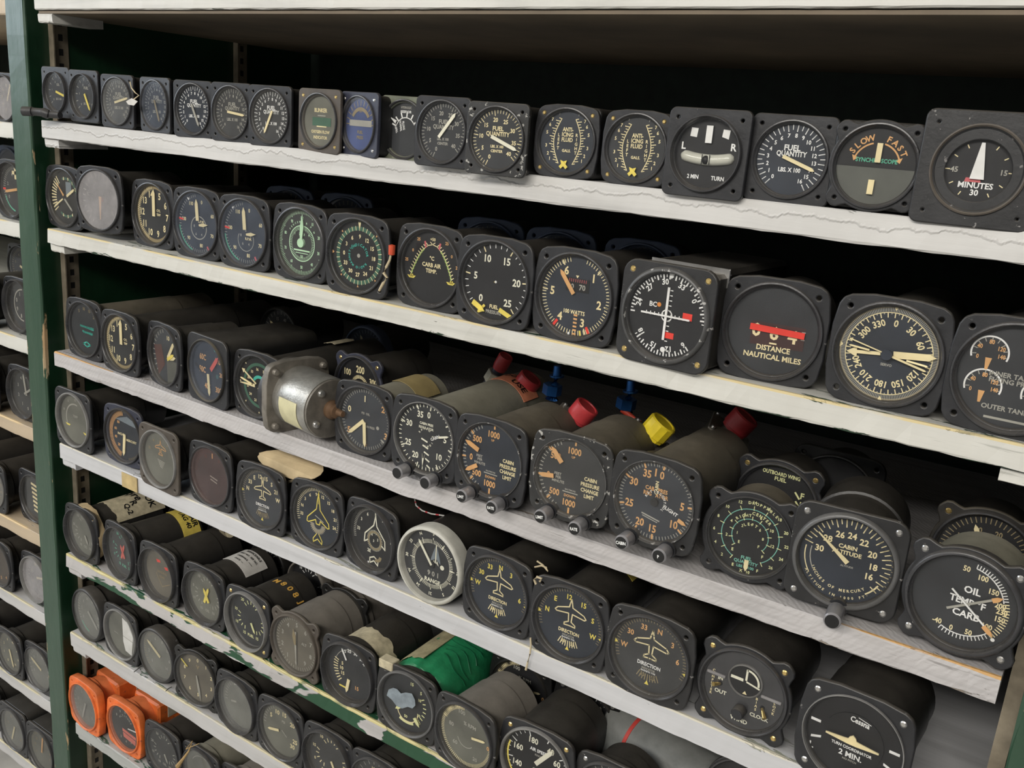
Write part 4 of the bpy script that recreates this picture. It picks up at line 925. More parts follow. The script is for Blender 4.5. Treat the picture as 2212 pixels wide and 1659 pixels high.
def d_quad(seed, col='c', x=None):
    """several sub-scales, as on engine instruments"""
    def f(g):
        r = random.Random(seed); i = g.ink
        for cx, cy, a in ((0, .42, 0), (-.40, -.10, 240), (.40, -.10, 120)): 
            i.tk(.24, .36, a - 55, a + 55, 5, .03, col, cx * .6, cy * .6)
            for k in range(3): px, py = i.P(.50, a - 50 + 50 * k, cx * .5, cy * .5); i.t(r.choice(['5', '10', '15', '20', '50', '0']), px, py, .095, col)
        i.t(r.choice(['OIL', 'FUEL']), 0, -.55, .09, col)
        if x: g.needle(20, .3, -.3, .10, x); g.needle(-30, .25, -.25, .10, x)
        else: g.needle(150, .45, .1, .07, col)
    return f
def d_spec(k):
    def f(g):
        i = g.ink
        if k == 'carbside': i.arc(.52, 245, 375, .05, 'd', 0, 0); i.pg([(-.58, -.22), (-.30, -.24), (-.36, -.30), (-.52, -.29)], 'y'); i.pg([(.42, -.34), (.70, -.36), (.62, -.42), (.48, -.41)], 'y'); i.nums([25, 0, 25, 50], 290, 400, .68, .07, 'd'); i.t('TEMP', 0, .1, .08, 'd')
        if k == 'blue': i.tk(.66, .84, 200, 350, 46, .020, 'o'); i.tk(.76, .84, 350, 530, 50, .014, 't'); i.nums(['100', '80', '60', '40', '20', '0'], 350, 190, .52, .09, 'o'); i.t('INCHES', -.2, .0, .08, 'c'); i.t('MERCURY', .30, -.14, .08, 'c'); i.pg([(-.5, .48), (.6, .36), (.6, .52), (.1, .66)], 's'); g.needle(186, .72, -.04, .12, 'c')
        if k == 'plane_old': i.nums(['33', 'N', 3, 6, 9], 290, 430, .62, .08, 't'); i.ln([(x * .7, y * .7 + .28) for x, y in PLANE], .025, 'o', True); [i.ln([(-.16 + .03 * q, -.06 - .05 * q), (.2 - .03 * q, -.10 - .05 * q)], .025, 'd') for q in range(5)]
        if k == 'purple': i.nums(['', 'N', 3, 6, ''], 300, 420, .62, .1, 'rr'); i.tk(.7, .82, 270, 450, 30, .015, 'rr'); i.ln([(-.1, -.04), (.22, -.10)], .04, 'd'); i.ln([(-.08, -.14), (.2, -.20)], .04, 'd'); i.ln([(0, .55), (0, .68)], .05, 'o')
        if k == 'red2': i.pg([(-.3, .40), (-.1, .42), (-.06, .34), (-.24, .30)], 'r'); i.pg([(.12, .24), (.30, .28), (.34, .18), (.2, .16)], 'r'); i.ln([(-.3, -.1), (.0, -.5), (.4, -.3)], .03, 't'); i.t('LANDING', 0, .0, .08, 't'); i.t('GEAR', 0, -.16, .08, 't')
        if k == 'tan6': i.nums([0, 1, 2, 3, 4, 5, 6, 7, 8, 9], 180, 504, .60, .13, 'd'); i.tk(.72, .82, 0, 353, 50, .016, 'd'); g.needle(176, .66, -.4, .10, 'd', 'taper'); g.needle(350, .5, 0, .14, 't', 'lance'); i.t('ALT', .3, .1, .08, 'd')
        if k == 'dual': i.arc(.62, 285, 400, .02, 'd'); [i.t(n, *i.P(.60, a), .10, 'w') for n, a in (('20', 330), ('25', 350), ('30', 12), ('35', 34), ('40', 50))]; i.tk(.5, .66, 225, 290, 9, .03, 'c'); [i.t(n, *i.P(.36, a), .10, 'c') for n, a in (('5', 290), ('10', 265), ('15', 240))]; i.ln([i.P(.72, 215), i.P(.62, 195)], .05, 'y'); g.needle(330, .7, .34, .05, 'w'); g.needle(190, .70, .26, .10, 'c'); i.t('15', .22, -.46, .11, 'o'); i.arc(.78, 30, 70, .09, 'd')
        if k == 'peel': i.nums(['15', '5', '', '', '10'], 10, 140, .6, .09, 'y2'); i.arc(.34, 90, 300, .03, 'c', .0, -.24); i.nums([10, 30, 50, 70], 60, 250, .44, .08, 'y2'); g.needle(230, .5, .28, .10, 'y2'); g.needle(140, .7, .42, .10, 'y2'); i.arc(.60, 160, 205, .09, 'y2'); i.tk(.5, .6, 60, 150, 8, .03, 'y2')
        if k == 'white': i.pg([(.0, .62), (.34, .52), (.62, .1), (.50, -.68), (.14, -.62), (.02, -.30)], 'w'); i.ln([(.02, -.08), (.6, -.12)], .02, 'd'); i.ln([(-.5, -.1), (-.3, -.12)], .02, 'd')
        if k == 'nums_old': i.nums([0, 1, 2, 3, 4, 5, 6, 7, 8, 9], 0, 324, .62, .12, 'c'); g.needle(168, .80, -.1, .10, 'd', 'lance'); g.needle(305, .86, .5, .04, 'y'); i.t('v', 0, .38, .2, 't'); i.t('1', .0, -.3, .1, 'd')
        if k == 'fade': i.tk(.62, .74, 260, 390, 15, .02, 'd'); i.arc(.62, 330, 390, .05, 'd'); i.ln([(-.42, -.1), (-.20, -.04)], .06, 'd')
        if k == 'fhand': [i.t(n, *i.P(.58, a), .14, 'c') for n, a in (('5', 305), ('10', 340), ('15', 10), ('20', 50), ('25', 105), ('30', 128))]; g.needle(255, .60, .1, .08, 'c'); i.ln([(-.0, .0), (.2, -.14)], .03, 'd'); i.t('PSI', .06, .32, .08, 'd'); i.tk(.7, .8, 270, 330, 8, .02, 'd')
        if k == 'orange2': i.pg([(-.20, -.12), (.60, -.18), (.60, -.30), (-.20, -.24)], 'rd'); i.pg([(-.18, -.27), (.58, -.33), (.56, -.54), (-.14, -.46)], 'rd'); i.nums([8, 9, 0, 1, 2], 300, 420, .6, .1, 'd'); i.nums([5, 4, 3], 150, 210, .6, .1, 'd'); g.needle(80, .7, .2, .04, 'w'); i.ct('ALTITUDE', .44, 0, .08, 'd', 14)
        if k == 'hole': i.dot(0, 0, .16, 'k'); i.arc(.60, 300, 380, .03, 'd')
    return f
INK['rd'] = plain('print_rd', (.75, .20, .15), .6)

# ------------------------------------------------------------------ shelf 1: the small gauges
RS = .0287
def A(*a, **k): return G(*a, **k)
kw = dict(R=RS, fl='sq', case='box', cl=.045, fth=.14)
A('small_gauge', 1, 120, 199, 'small grey gauge with short yellow needle behind the black plug, first of its row', Y=.0, dial=d_small(104, 'OIL'), gl=GLH, dm=DN, **dict(kw, R=.0255, fx=1.12), bz='deep')
A('small_gauge', 1, 180, 208, 'small gauge with yellow needle pointing down right, second in the small gauge row', Y=.0, dial=d_small(152, 'FUEL'), gl=GLH, dm=DN, **dict(kw, R=.0272, fx=1.06), bz='deep')
A('fuel_quantity_gauge', 1, 252.5, 219, 'small hazy fuel quantity gauge with a string and paper bit on its right edge', Y=.002, dial=d_fuel16(76), gl=GLF, dm=DN, yaw=2, **kw)
A('fuel_quantity_gauge', 1, 334, 227, 'small bluish fuel quantity gauge turned slightly left, needle pointing down', Y=.002, dial=d_fuel16(158, 't'), gl=GLB, dm=DN, yaw=-4, **kw)
A('fuel_quantity_gauge', 1, 415.5, 236, 'small fuel quantity gauge with crisp white figures and needle down right, fifth in its row', Y=.0, dial=d_fuel16(154, 'd', 'w'), dm=DN, yaw=4, **kw)
A('fuel_quantity_gauge', 1, 498, 243, 'small fuel quantity gauge with pinkish needle pointing right', Y=.0, dial=d_fuel16(96, 'c', 'd'), gl=GLH, yaw=3, **kw)
A('fuel_quantity_gauge', 1, 582, 251, 'small fuel quantity gauge with needle pointing down left, beside the brown blinker', Y=.0, dial=d_fuel16(206, 'c', 'w'), gl=GLH, yaw=3, **kw)
A('blinker_indicator', 1, 688.6, 261.4, 'brown framed oxygen flow blinker with brass screws', Y=.0, dial=d_blinker, flm=FLGN, hole='brass', yaw=-3, gl=GLH, dm=DK, **dict(kw, R=.0277, fx=1.04))
A('pressure_gauge', 1, 774, 268.7, 'small gauge with blue lower half of its dial, turned to the left', Y=.002, dial=d_blue, flm=FLGB, yaw=-10, dm=DBL, gl=GLH, hole='slot', **dict(kw, R=.0277, fx=1.02))
A('reservoir_gauge', 1, 872, 279.7, 'olive framed hydraulic reservoir gauge half hidden behind a fuel gauge', Y=.014, dial=d_reserv, flm=FLGG, hole='brass', dm=DG, **dict(kw, R=.0284))
A('fuel_quantity_gauge', 1, 953.8, 285.4, 'black fuel quantity gauge with white figures to 40 and needle up right', Y=-.010, dial=d_fuel40(39, 'd', 'w2'), yaw=1, dm=DG, **dict(kw, cl=.07))
A('fuel_quantity_gauge', 1, 1071.5, 301, 'worn fuel quantity gauge with cream figures to 40, pushed over the shelf edge', Y=-.016, dial=d_fuel40(111, 'c', 'w2'), flm=FLGW, yaw=5, dm=DG, **dict(kw, R=.0284, cl=.07))
A('anti_icing_gauge', 1, 1222, 306.5, 'anti-icing fluid gauge with crossed yellow needles, left one of two', Y=.002, dial=d_anti, fl='oct', dm=DN, hole='brass', yaw=5, **{k: v for k, v in dict(kw, R=.0284, fh=1.07).items() if k != 'fl'})
A('anti_icing_gauge', 1, 1372, 320.9, 'anti-icing fluid gauge with crossed yellow needles beside the turn indicator, right one of two', Y=.002, dial=d_anti, fl='oct', hole='brass', yaw=3, **{k: v for k, v in dict(kw, R=.0281, fh=1.07).items() if k != 'fl'})
A('turn_indicator', 1, 1524, 332, 'black two minute turn indicator with L and R and a curved white tube', Y=-.006, dial=d_turn, dm=DB, bz='deep', yaw=1, **dict(kw, R=.0290, fx=1.06))
A('fuel_quantity_gauge', 1, 1706, 345, 'fuel quantity gauge with figures 0 to 16 beside the slow and fast dial', Y=.002, dial=d_fuel16(110, 'c', 'w'), yaw=2, dm=DN, **dict(kw, R=.0288, fx=1.02))
A('synchroscope', 1, 1890, 358.7, 'synchroscope dial marked SLOW and FAST in an eared round flange', Y=.0, dial=d_sync, fl='ear', yaw=6, dm=DB, **{k: v for k, v in dict(kw, R=.0296).items() if k != 'fl'})
A('minutes_indicator', 1, 2112.5, 367, 'large square plate gauge with white triangle pointer marked MINUTES', Y=-.002, dial=d_minutes, fl='big', fh=1.15, flm=FLGD, bz='none', dm=DB, gl=GLC, R=.0318, case='box', cl=.05, yaw=3, deep=.16, fth=.10, hr=.06)
# ------------------------------------------------------------------ shelf 2
A('cross_pointer_gauge', 2, 137.7, 427, 'dial with crossed yellow pointers at the left end of the second shelf', dial=d_xpoint, gl=GLH, dm=DB, cl=.12)
A('milky_gauge', 2, 213.6, 432, 'gauge with milky white fogged glass on the second shelf', Y=.006, dial=d_milky, gl=GLM, yaw=7, flm=FLG, cl=.12, bzm=BEZ)
A('cylinder_temperature_gauge', 2, 329, 463, 'dial with tan figures 5 to 14 between the milky gauge and a tachometer', dial=d_temp414, gl=GLC, dm=DG, cl=.15)
A('tachometer', 2, 424, 483.4, 'tachometer with small ringed subdial and red mark at left', dial=d_tach(True), gl=GLB, dm=DN, yaw=2, cl=.14)
A('tachometer', 2, 525.8, 503.2, 'tachometer with bright green arc painted on the lower left of its bezel', dial=d_tach(False), gl=GLB, dm=DN, yaw=2, cl=.13)
A('percent_tachometer', 2, 646.7, 525, 'green lettered percent dial with inner ring and pale green pointer straight up', dial=d_green2, gl=GLH, dm=DG, cl=.14, bz='thick', flm=FLG, bzm=BEZ)
A('radio_compass_card', 2, 770, 553, 'radio magnetic indicator with green tick ring and no hands', dial=d_rmi, dm=DB, yaw=3, cl=.13)
A('air_temperature_gauge', 2, 927, 579, 'carburettor air temperature dial with a green arch scale', dial=d_carb, dm=DB, flm=FLGD, cl=.11, hole='hole')
A('fuel_pressure_gauge', 2, 1066, 610, 'fuel pressure dial with large figures 0 to 25 and yellow pointers at the bottom', dial=d_fuelp, dm=DB, cl=.13, bzm=BEZ, yaw=1)
A('watt_meter', 2, 1239, 641, 'dial with cream figures 1 to 6 marked 100 WATTS with two red marks', dial=d_watts, dm=DN, cl=.13)
il = A('course_indicator', 2, 1435.6, 683, 'course indicator with white cross needles and two red flags in a square worn frame', Y=-.006, dial=d_ils, fl='sqr', flm=FLGD, dm=DB, case='none', hole='brass', yaw=-3, bz='thick', bzm=BEZM, cl=.15)
A('distance_indicator', 2, 1666.7, 716.4, 'distance indicator in nautical miles with a red bar across its numbers', dial=d_dist, dm=DG, yaw=6, cl=.095)
A('radio_compass', 2, 1916, 766, 'radio compass with yellow double needle and figures to 330', dial=d_adf, dm=DN, cl=.16)
A('tank_gauge', 2, 2188, 819, 'fuel tank dial with four small arcs cut by the right edge of the picture', dial=d_tanks, dm=DG, cl=.13, bzm=BEZ)
# body of the course indicator: square box with a raised cover
b = bpy.data.objects
R = il.R
obj('case', box('case', -1.03 * R, 1.03 * R, .005, .13, -.98 * R, .98 * R, CASED, .003), il.e, il.L)
obj('cover', box('cover', -.70 * R, 1.05 * R, .022, .15, .30 * R, 1.06 * R, CASE, .004), il.e, il.L)
obj('cover_trim', box('cover_trim', -.72 * R, 1.07 * R, .020, .0216, .70 * R, 1.09 * R, STEEL, .0004), il.e, il.L)
# ------------------------------------------------------------------ shelf 3
A('heading_dial', 3, 181, 711.3, 'dark dial with two teal lines of lettering at the left end of the third shelf', dial=d_teal, dm=DG, cl=.20, cm=CASED, cr=.80)
A('cylinder_temperature_gauge', 3, 258.4, 740.7, 'dial with tan figures 5 to 14 on the third shelf beside the teal lettered dial', dial=d_temp414, dm=DG, gl=GLC, cl=.24, yaw=-1, cr=.86)
A('manifold_gauge', 3, 354, 769, 'reddish gauge turned away to the left with a cluster of cream hands', dial=d_manif, dm=DN, gl=GLH, yaw=-8, cl=.10)
A('temperature_gauge', 3, 446.7, 801, 'temperature gauge with figures 60C to 30C, one red and one cream needle', dial=d_c60, dm=DN, gl=GLB, yaw=-6, cl=.13, fl='sqr', case='boxr', hole='none', bz='std', bzm=CASED)
A('radio_compass', 3, 555, 835, 'radio compass with a dark green ring and many thin cream hands', dial=d_rmi2, dm=DB, cl=.20, yaw=0, cr=.80, R=.0388)
A('oil_pressure_gauge', 3, 784.8, 908, 'dial with figures 0 to 5 and two cream needles pointing down', dial=d_05, dm=DN, gl=GLH, cl=.12, yaw=2, fl='oct', hp=.80, cm=OLV, cr=.8, R=.0388)
c7 = A('cabin_regulator', 3, 914.7, 947.2, 'cabin pressure regulator dial with white figures 0 to 35 and two grey knobs', Y=-.006, dial=d_cabreg, dm=DG, cl=.20, yaw=1, cm=OLV, bzm=BEZL, bz='thin')
c8 = A('cabin_rate_gauge', 3, 1057, 994.6, 'cabin pressure change limit dial with 1000 top and bottom, beside the white lettered regulator', Y=-.006, dial=d_cablim(292, 238, 'CHANGE'), dm=DN, cl=.112, cm=CASED, bzm=BEZM, bz='thin', cr=.93)
c9 = A('cabin_rate_gauge', 3, 1230.5, 1033.7, 'cabin pressure change limit dial in a badly chipped flange under the yellow cap', Y=-.004, dial=d_cablim(318, 262, 'CHANGE'), dm=DG, gl=GLH, cl=.112, cm=CASED, flm=FLGW, bzm=BEZM, bz='thin', yaw=2, cr=.93)
c10 = A('cabin_regulator', 3, 1411, 1086, 'cabin pressure regulator dial with orange figures 35 to 10 and flight pointer', Y=-.004, dial=d_cab35, dm=DN, gl=GLH, cl=.145, cm=CASED, flm=FLGD, bzm=BEZM, bz='thin', cr=.93)
A('fuel_quantity_gauge', 3, 1617.6, 1162, 'fuel quantity dial with three green concentric scales', dial=d_fuelq, dm=DB, cl=.05, yaw=6, fl='ear', R=.0375, fh=1.16, bz='thin', flm=FLG, cm=CASED)
ca = A('cabin_altimeter', 3, 1824.8, 1213.3, 'cabin altitude dial with cream figures 16 to 30 and a knob at its bottom edge', dial=d_cabalt, dm=DN, cl=.11, fl='sqr', flm=FLGD, fh=1.22, hole='slot', bz='thick', bzm=worn('bezel_mid', (.10, .10, .10), damt=.2, rough=.3), yaw=6, cr=.98, cm=CASE, gl=GLC)
oi = A('temperature_gauge', 3, 2078.5, 1302.9, 'large dial marked OIL TEMP and CARB with crossed needles', dial=d_oil, dm=DG, cl=.06, fl='ear', hole='slot', yaw=-5, R=.0400, fh=1.12, bz='thick', cm=OLV, gl=GLC, cr=.96)
ca.knob(.03, -1.00, .17, .022, None, side=KNOB)
obj('rim_step', lathe('rim_step', ((.98 * RG, .052), (1.03 * RG, .053), (1.03 * RG, .056), (.98 * RG, .057)), 40, CASE), ca.e, ca.L)
# ------------------------------------------------------------------ shelf 4
A('temperature_gauge', 4, 157.6, 907.4, 'carburettor temperature gauge with faint arch and two yellow tips, left end of the fourth shelf', Y=.0, dial=d_spec('carbside'), dm=DK, gl=GLH, cl=.13, fl='sqr', bzm=BEZL, R=.0400)
A('manifold_pressure_gauge', 4, 266, 942, 'blue framed manifold pressure gauge with long cream needle', dial=d_spec('blue'), dm=DN, flm=FLGB, cl=.018, yaw=2, bzm=FLG, fh=1.12)
A('direction_indicator', 4, 341.9, 991.7, 'brownish direction indicator with faded orange airplane beside the blue framed gauge', Y=-.004, dial=d_spec('plane_old'), dm=DK, gl=GLH, cl=.14, yaw=-2, flm=FLGN, bzm=BEZL, fl='sqr')
A('heading_dial', 4, 453.7, 1028.8, 'reddish purple faded dial with worn compass letters', dial=d_spec('purple'), dm=DG, gl=GLR, cl=.14, cr=.82, yaw=-1)
A('direction_indicator', 4, 562, 1076.9, 'direction indicator with narrow white airplane outline under the buff tag', dial=d_dir(['N', '33', 'E', 12, 15, 'S', 21, 'W'], 282, 442, nose=1, fog=1, w='c', sc_=.85), dm=DN, gl=GLH, cl=.14, yaw=1, cr=.82)
A('compass_indicator', 4, 682.3, 1117.5, 'compass dial with a yellow swept wing jet outline', dial=d_jet, dm=DN, cl=.15, yaw=1, cr=.84)
A('compass_indicator', 4, 801, 1164, 'compass dial with a white jet outline around a small numbered ring', dial=d_jet2, dm=DB, cl=.16, yaw=-5, bz='deep')
A('range_indicator', 4, 928, 1221, 'round range indicator with thick ivory rim', dial=d_range, dm=DG, cl=.13, fl='none', bz='thick', bzm=BEZW, R=.0424, fh=1.0, cr=.95)
P4 = ['N', 3, 6]
A('direction_indicator', 4, 1071.9, 1280, 'direction indicator with 30 33 N and yellow airplane beside the ivory rimmed dial', dial=d_dir(['W', 30, 33, 'N', 3, '', 6], 272, 452), dm=DN, cl=.15, yaw=-1, cr=.84)
A('direction_indicator', 4, 1226.5, 1348, 'direction indicator with letters E 12 15 S and a yellow airplane, string below it', dial=d_dir(['N', 'E', 12, 15, 'S', 'W'], 282, 462), dm=DN, cl=.15, yaw=1, cr=.84)
A('direction_indicator', 4, 1400.6, 1419, 'direction indicator with dull orange figures and airplane beside the WIND clock panel', dial=d_dir(['W', 30, 33, 'N', 3, 6], 272, 442, col='c', w='o', fog=1), dm=DG, cl=.15, gl=GLH, flm=FLGD, R=.0403, cr=.84)
A('wind_clock_panel', 4, 1604, 1494, 'grey control dial with two toggles and a knob marked WIND and CLOCK', dial=d_wind, dm=plain('panel_grey', (.055, .055, .058), .5), fl='ear', flm=FLG, cl=.10, hole='brass', bz='std', bzm=BEZ, gl=GLC, deep=.05, cr=1.0, lip=1.0)
A('turn_coordinator', 4, 1840.5, 1604, 'black turn coordinator with cream airplane bar marked 2 MIN', dial=d_2min, dm=DB, fl='oct', flm=FLG, cl=.10, R=.0415, hole='slot', bzm=BEZL, bz='thin', gl=GLC, yaw=-3, cr=.97)
# ------------------------------------------------------------------ shelf 5
s51 = A('engine_gauge', 5, 175, 1153, 'gauge wrapped in buff masking tape with a handwritten paper label on its barrel', dial=d_quad(3, 'd'), dm=DK, gl=GLH, cl=.118, yaw=-1, bz='deep')
s52 = A('engine_gauge', 5, 259, 1193.8, 'gauge with yellow label on its barrel and reddish needle', dial=d_quad(5, 'g', 'r2'), dm=DG, gl=GLH, cl=.115, yaw=-5, bz='deep')
s53 = A('landing_gear_indicator', 5, 341.4, 1240.3, 'deep rimmed gauge with two red spots and an oval cream sticker on its barrel', dial=d_spec('red2'), dm=DT, gl=GLH, cl=.118, bz='deep', yaw=-1)
s54 = A('engine_gauge', 5, 439.6, 1289, 'olive faced gauge with a small yellow X and a white printed label on its barrel', dial=d_quad(8, 'd', 'y'), dm=DK, gl=GLH, cl=.100, bz='deep')
s55 = A('engine_gauge', 5, 533.6, 1342, 'grey faced triple gauge with M808J written on its black barrel', dial=d_quad(9, 'y2'), dm=DG, cl=.090, hole='brass', bz='deep', bzm=BEZL, yaw=-1)
s56 = A('altimeter', 5, 635.4, 1394, 'dusty brown gauge in a taupe case with protruding ears', dial=d_spec('tan6'), dm=DT, gl=GLH, fl='ear', flm=FLGN, cl=.085, cm=TAN, bzm=FLGN, R=.0400, cr=1.0, lip=1.0)
s57 = A('dual_gauge', 5, 751.8, 1455, 'dual scale gauge with a collar of buff tape round its barrel', dial=d_spec('dual'), dm=DG, cl=.12, yaw=2, bz='deep', cr=.92)
s58 = A('peeled_gauge', 5, 877, 1521, 'gauge with peeling blue grey film on the glass and green tape round its barrel', dial=d_spec('peel'), dm=DG, cl=.12, yaw=2, bzm=worn('bezel_dull', (.11, .11, .11), damt=.2), flm=FLGD, case='round')
s59 = A('percent_tachometer', 5, 1001.7, 1593, 'olive faced percent RPM dial in a taupe case beside the green tape', dial=d_rpm, dm=DK, cl=.085, cm=TAN, yaw=-4, cr=1.0, lip=1.0, gl=GLC, flm=FLGD)
A('airspeed_indicator', 5, 1155.4, 1652, 'airspeed indicator with yellow arc cut by the bottom edge of the picture', dial=d_air(), dm=DB, cl=.09, hole='brass', R=.0412, yaw=2, cr=1.0, bzm=BEZL, flm=FLG)
A('engine_gauge', 5, 1318, 1728, 'gauge with only its top rim showing, right of the yellow arc airspeed dial', dial=d_old(4), dm=DG, cl=.05, hole='screw', cm=CASE, flm=FLGD)
# ------------------------------------------------------------------ shelf 6
A('engine_gauge', 6, 190, 1328, 'gauge with a short green arc on its left rim under the taped gauge', dial=d_old(11, 'ddd', 130, 'd', arcs=40), dm=DK, gl=GLF, cl=.12, fl='none', bz='thick', bzm=FLG, R=.0412, fh=1.0, yaw=-3)
A('engine_gauge', 6, 260, 1370.5, 'gauge with a torn white paper face on its right half', dial=d_spec('white'), dm=DK, gl=GLH, cl=.045, yaw=-1, bzm=BEZL)
A('engine_gauge', 6, 338.7, 1415.5, 'dark dusty gauge with black centre disc and a wire hook at its foot', dial=d_old(13, 'tdd', 300, 'c'), dm=DK, gl=GLF, cl=.055, fl='none', bz='thick', R=.0405, fh=1.0, bzm=FLG)
A('clock', 6, 422.8, 1467, 'clock like dial with olive face and ten cream figures', dial=d_spec('nums_old'), dm=DT, gl=GLH, cl=.05, yaw=5, fl='ear', flm=CASE, bzm=FLG, R=.0400, fh=1.1)
A('engine_gauge', 6, 510.3, 1523.3, 'gauge with blank foggy grey dial and faint scale on the sixth shelf', dial=d_spec('fade'), dm=DK, gl=GLF, cl=.12, yaw=-2, bz='deep')
A('oil_pressure_gauge', 6, 604.3, 1580.7, 'dial with worn tan figures 5 to 30 and an orange needle pointing left', dial=d_spec('fhand'), dm=DK, gl=GLH, cl=.13)
A('engine_gauge', 6, 707, 1642, 'dark gauge with scattered yellow scales at the bottom edge', dial=d_quad(21, 'c'), dm=DG, gl=GLH, cl=.13, bz='deep')
A('engine_gauge', 6, 812, 1704, 'gauge showing only its upper rim, right of the yellow scaled dial', dial=d_old(23), dm=DG, gl=GLH, cl=.12)
# ------------------------------------------------------------------ shelf 7
o1 = A('orange_gauge', 7, 181, 1525.7, 'orange painted gauge with plain olive dial, the left one of two', dial=d_old(31, 'ddd', 200, 'd'), dm=DK, gl=GLF, cl=.15, fl='oct', flm=ORG, bz='std', bzm=ORG, cm=ORG, yaw=-2, hole='hole', fth=.30)
o2 = A('orange_gauge', 7, 266.7, 1573, 'orange painted gauge with a red warning patch on its dial', dial=d_spec('orange2'), dm=DG, gl=GLH, cl=.15, fl='oct', flm=ORG, bz='std', bzm=ORG, cm=ORG, fth=.26)
A('engine_gauge', 7, 350.5, 1625, 'grey gauge with crowded white figures beside the orange gauges', dial=d_quad(33, 'd'), dm=DG, gl=GLH, cl=.12, bz='thin')
A('engine_gauge', 7, 433, 1672, 'dusty gauge with a black centre hole and straw string tied on', dial=d_spec('hole'), dm=DK, gl=GLF, cl=.12, cm=OLV)
A('engine_gauge', 7, 520, 1722, 'gauge with only its brown case top showing, below the foggy grey dial', dial=d_old(35), dm=DK, gl=GLH, cl=.12, cm=TAN)
# ------------------------------------------------------------------ gauges standing in the second row, deeper on the shelves
def back(name, row, u, v, label, Y=None, **k):
    k.setdefault('cl', .10); k.setdefault('dm', DB)
    return A(name, row, u, v, label, Y=Y, **k)
FB = worn('flange_dark_blue', (.05, .07, .12), damt=.1, rough=.5)
for (u, v, lb, yw) in ((624, 474, 'dark blue framed gauge deep in the second shelf, behind the green lettered dial', 6), (746, 492, 'dark blue framed gauge deep in the second shelf above the compass card', 8),
                       (1055, 556, 'dark blue framed gauge deep in the second shelf behind the carburettor air dial', 8), (1205, 582, 'dark gauge deep in the second shelf behind the fuel pressure dial', 5), (1380, 610, 'dark gauge deep in the second shelf behind the watts dial', 5)):
    back('spare_gauge', 2, u, v, lb, dial=d_old(int(u), 'ttt'), flm=FB, bzm=FB, gl=GLB, yaw=yw, cl=.09)
back('spare_gauge', 3, 603, 722, 'dim gauge with radial ticks deep in the third shelf above the silver motor', dial=d_old(77, 'ddt'), fl='none', bz='thick', bzm=CASE, dm=DG, fh=1.0)
back('spare_gauge', 3, 790, 765, 'dim blue faced gauge deep in the third shelf right of the silver motor', dial=d_old(78, 'sss'), fl='none', bz='thick', bzm=FB, gl=GLB, fh=1.0)
back('temperature_gauge', 3, 772, 838, 'gauge with figure 200 peeping out behind the silver motor', dial=lambda g: (g.ink.t('200', 0, .52, .20, 'c', sx=.8), g.ink.t('100', -.52, .36, .18, 'c', sx=.8), g.ink.t('300', .54, .26, .18, 'c', sx=.8), g.ink.tk(.26, .36, 300, 420, 15, .03, 'c')), fl='ear', flm=FLGB, hole='brass', cl=.10, yaw=-4)
back('fuel_quantity_gauge', 3, 1675, 1088, 'outboard wing fuel gauge behind the green ringed fuel dial', dial=lambda g: (g.ink.t('OUTBOARD WING', 0, .66, .085, 'y2', sx=.8), g.ink.t('FUEL', 0, .54, .085, 'y2'), g.ink.t('F', .52, .30, .13, 'y2'), g.ink.t('15', .56, .10, .12, 'y2'), g.ink.ln([(.36, .34), (.46, .22)], .04, 'y2'), g.ink.ln([(.40, .14), (.50, .02)], .04, 'y2')), fl='ear', hole='brass', cl=.06, gl=GLC)
back('spare_gauge', 3, 1800, 1068, 'black gauge lying deep in the third shelf left of the cabin altitude dial', dial=None, fl='sqr', flm=CASE, bzm=CASE, cl=.05)
back('spare_gauge', 3, 2122, 1205, 'gauge with dark eared flange directly behind the oil temperature dial', dial=d_old(80, 'ttt'), fl='ear', hole='brass', flm=CASED, cl=.06, R=.040)
for k, (u, v, lb) in enumerate(((322, 1098, 'black gauge with tiny white and red marks behind the yellow labelled barrel'), (395, 1138, 'black gauge with white marks behind the oval stickered barrel'), (482, 1172, 'black gauge in shade between the oval sticker and the white label'),
                                (578, 1222, 'black gauge with white figures and a red dot behind the M808J barrel'), (662, 1264, 'grey gauge with white scales and beige case behind the M808J barrel'))):
    back('spare_gauge', 5, u, v, lb, dial=d_quad(50 + k, 'w', 'r2' if k in (0, 3) else None), R=.036, fl='none', bz='thick', bzm=CASE if k < 4 else TAN, fh=1.05, cm=CASE if k < 4 else TAN)
back('voltmeter', 5, 742, 1338, 'black eared gauge with cream arc scale behind the dusty brown gauge', dial=lambda g: (g.ink.arc(.42, 290, 430, .10, 't'), g.ink.tk(.40, .52, 290, 430, 15, .02, 'c'), g.ink.nums([0, 10, 20, 30], 300, 420, .66, .10, 'c'), g.needle(2, .5, .1, .07, 'o')), fl='ear', flm=CASE, bzm=CASE, cm=TAN, cl=.08)
back('percent_tachometer', 5, 1121, 1492, 'percent RPM dial in shade behind the airspeed dials', dial=d_rpm, gl=GLC, cl=.09, flm=CASE, bzm=CASE)
back('airspeed_indicator', 5, 1262, 1556, 'airspeed indicator without yellow arc standing behind the front one', dial=d_air(True, False), hole='screw', cl=.07, flm=CASE, bzm=CASE)
back('spare_gauge', 5, 1610, 1722, 'black cased gauge mostly below the frame under the WIND clock panel', Y=.06, dial=None, cm=CASE, cl=.08, fl='round')
for k, (u, v) in enumerate(((335, 1345), (475, 1410))):
    back('spare_gauge', 6, u, v, ['dark gauge in shade behind the white paper gauge', 'dark gauge in shade behind the clock like dial'][k], dial=None, fl='ear', flm=CASE, bzm=CASE, cm=CASED)
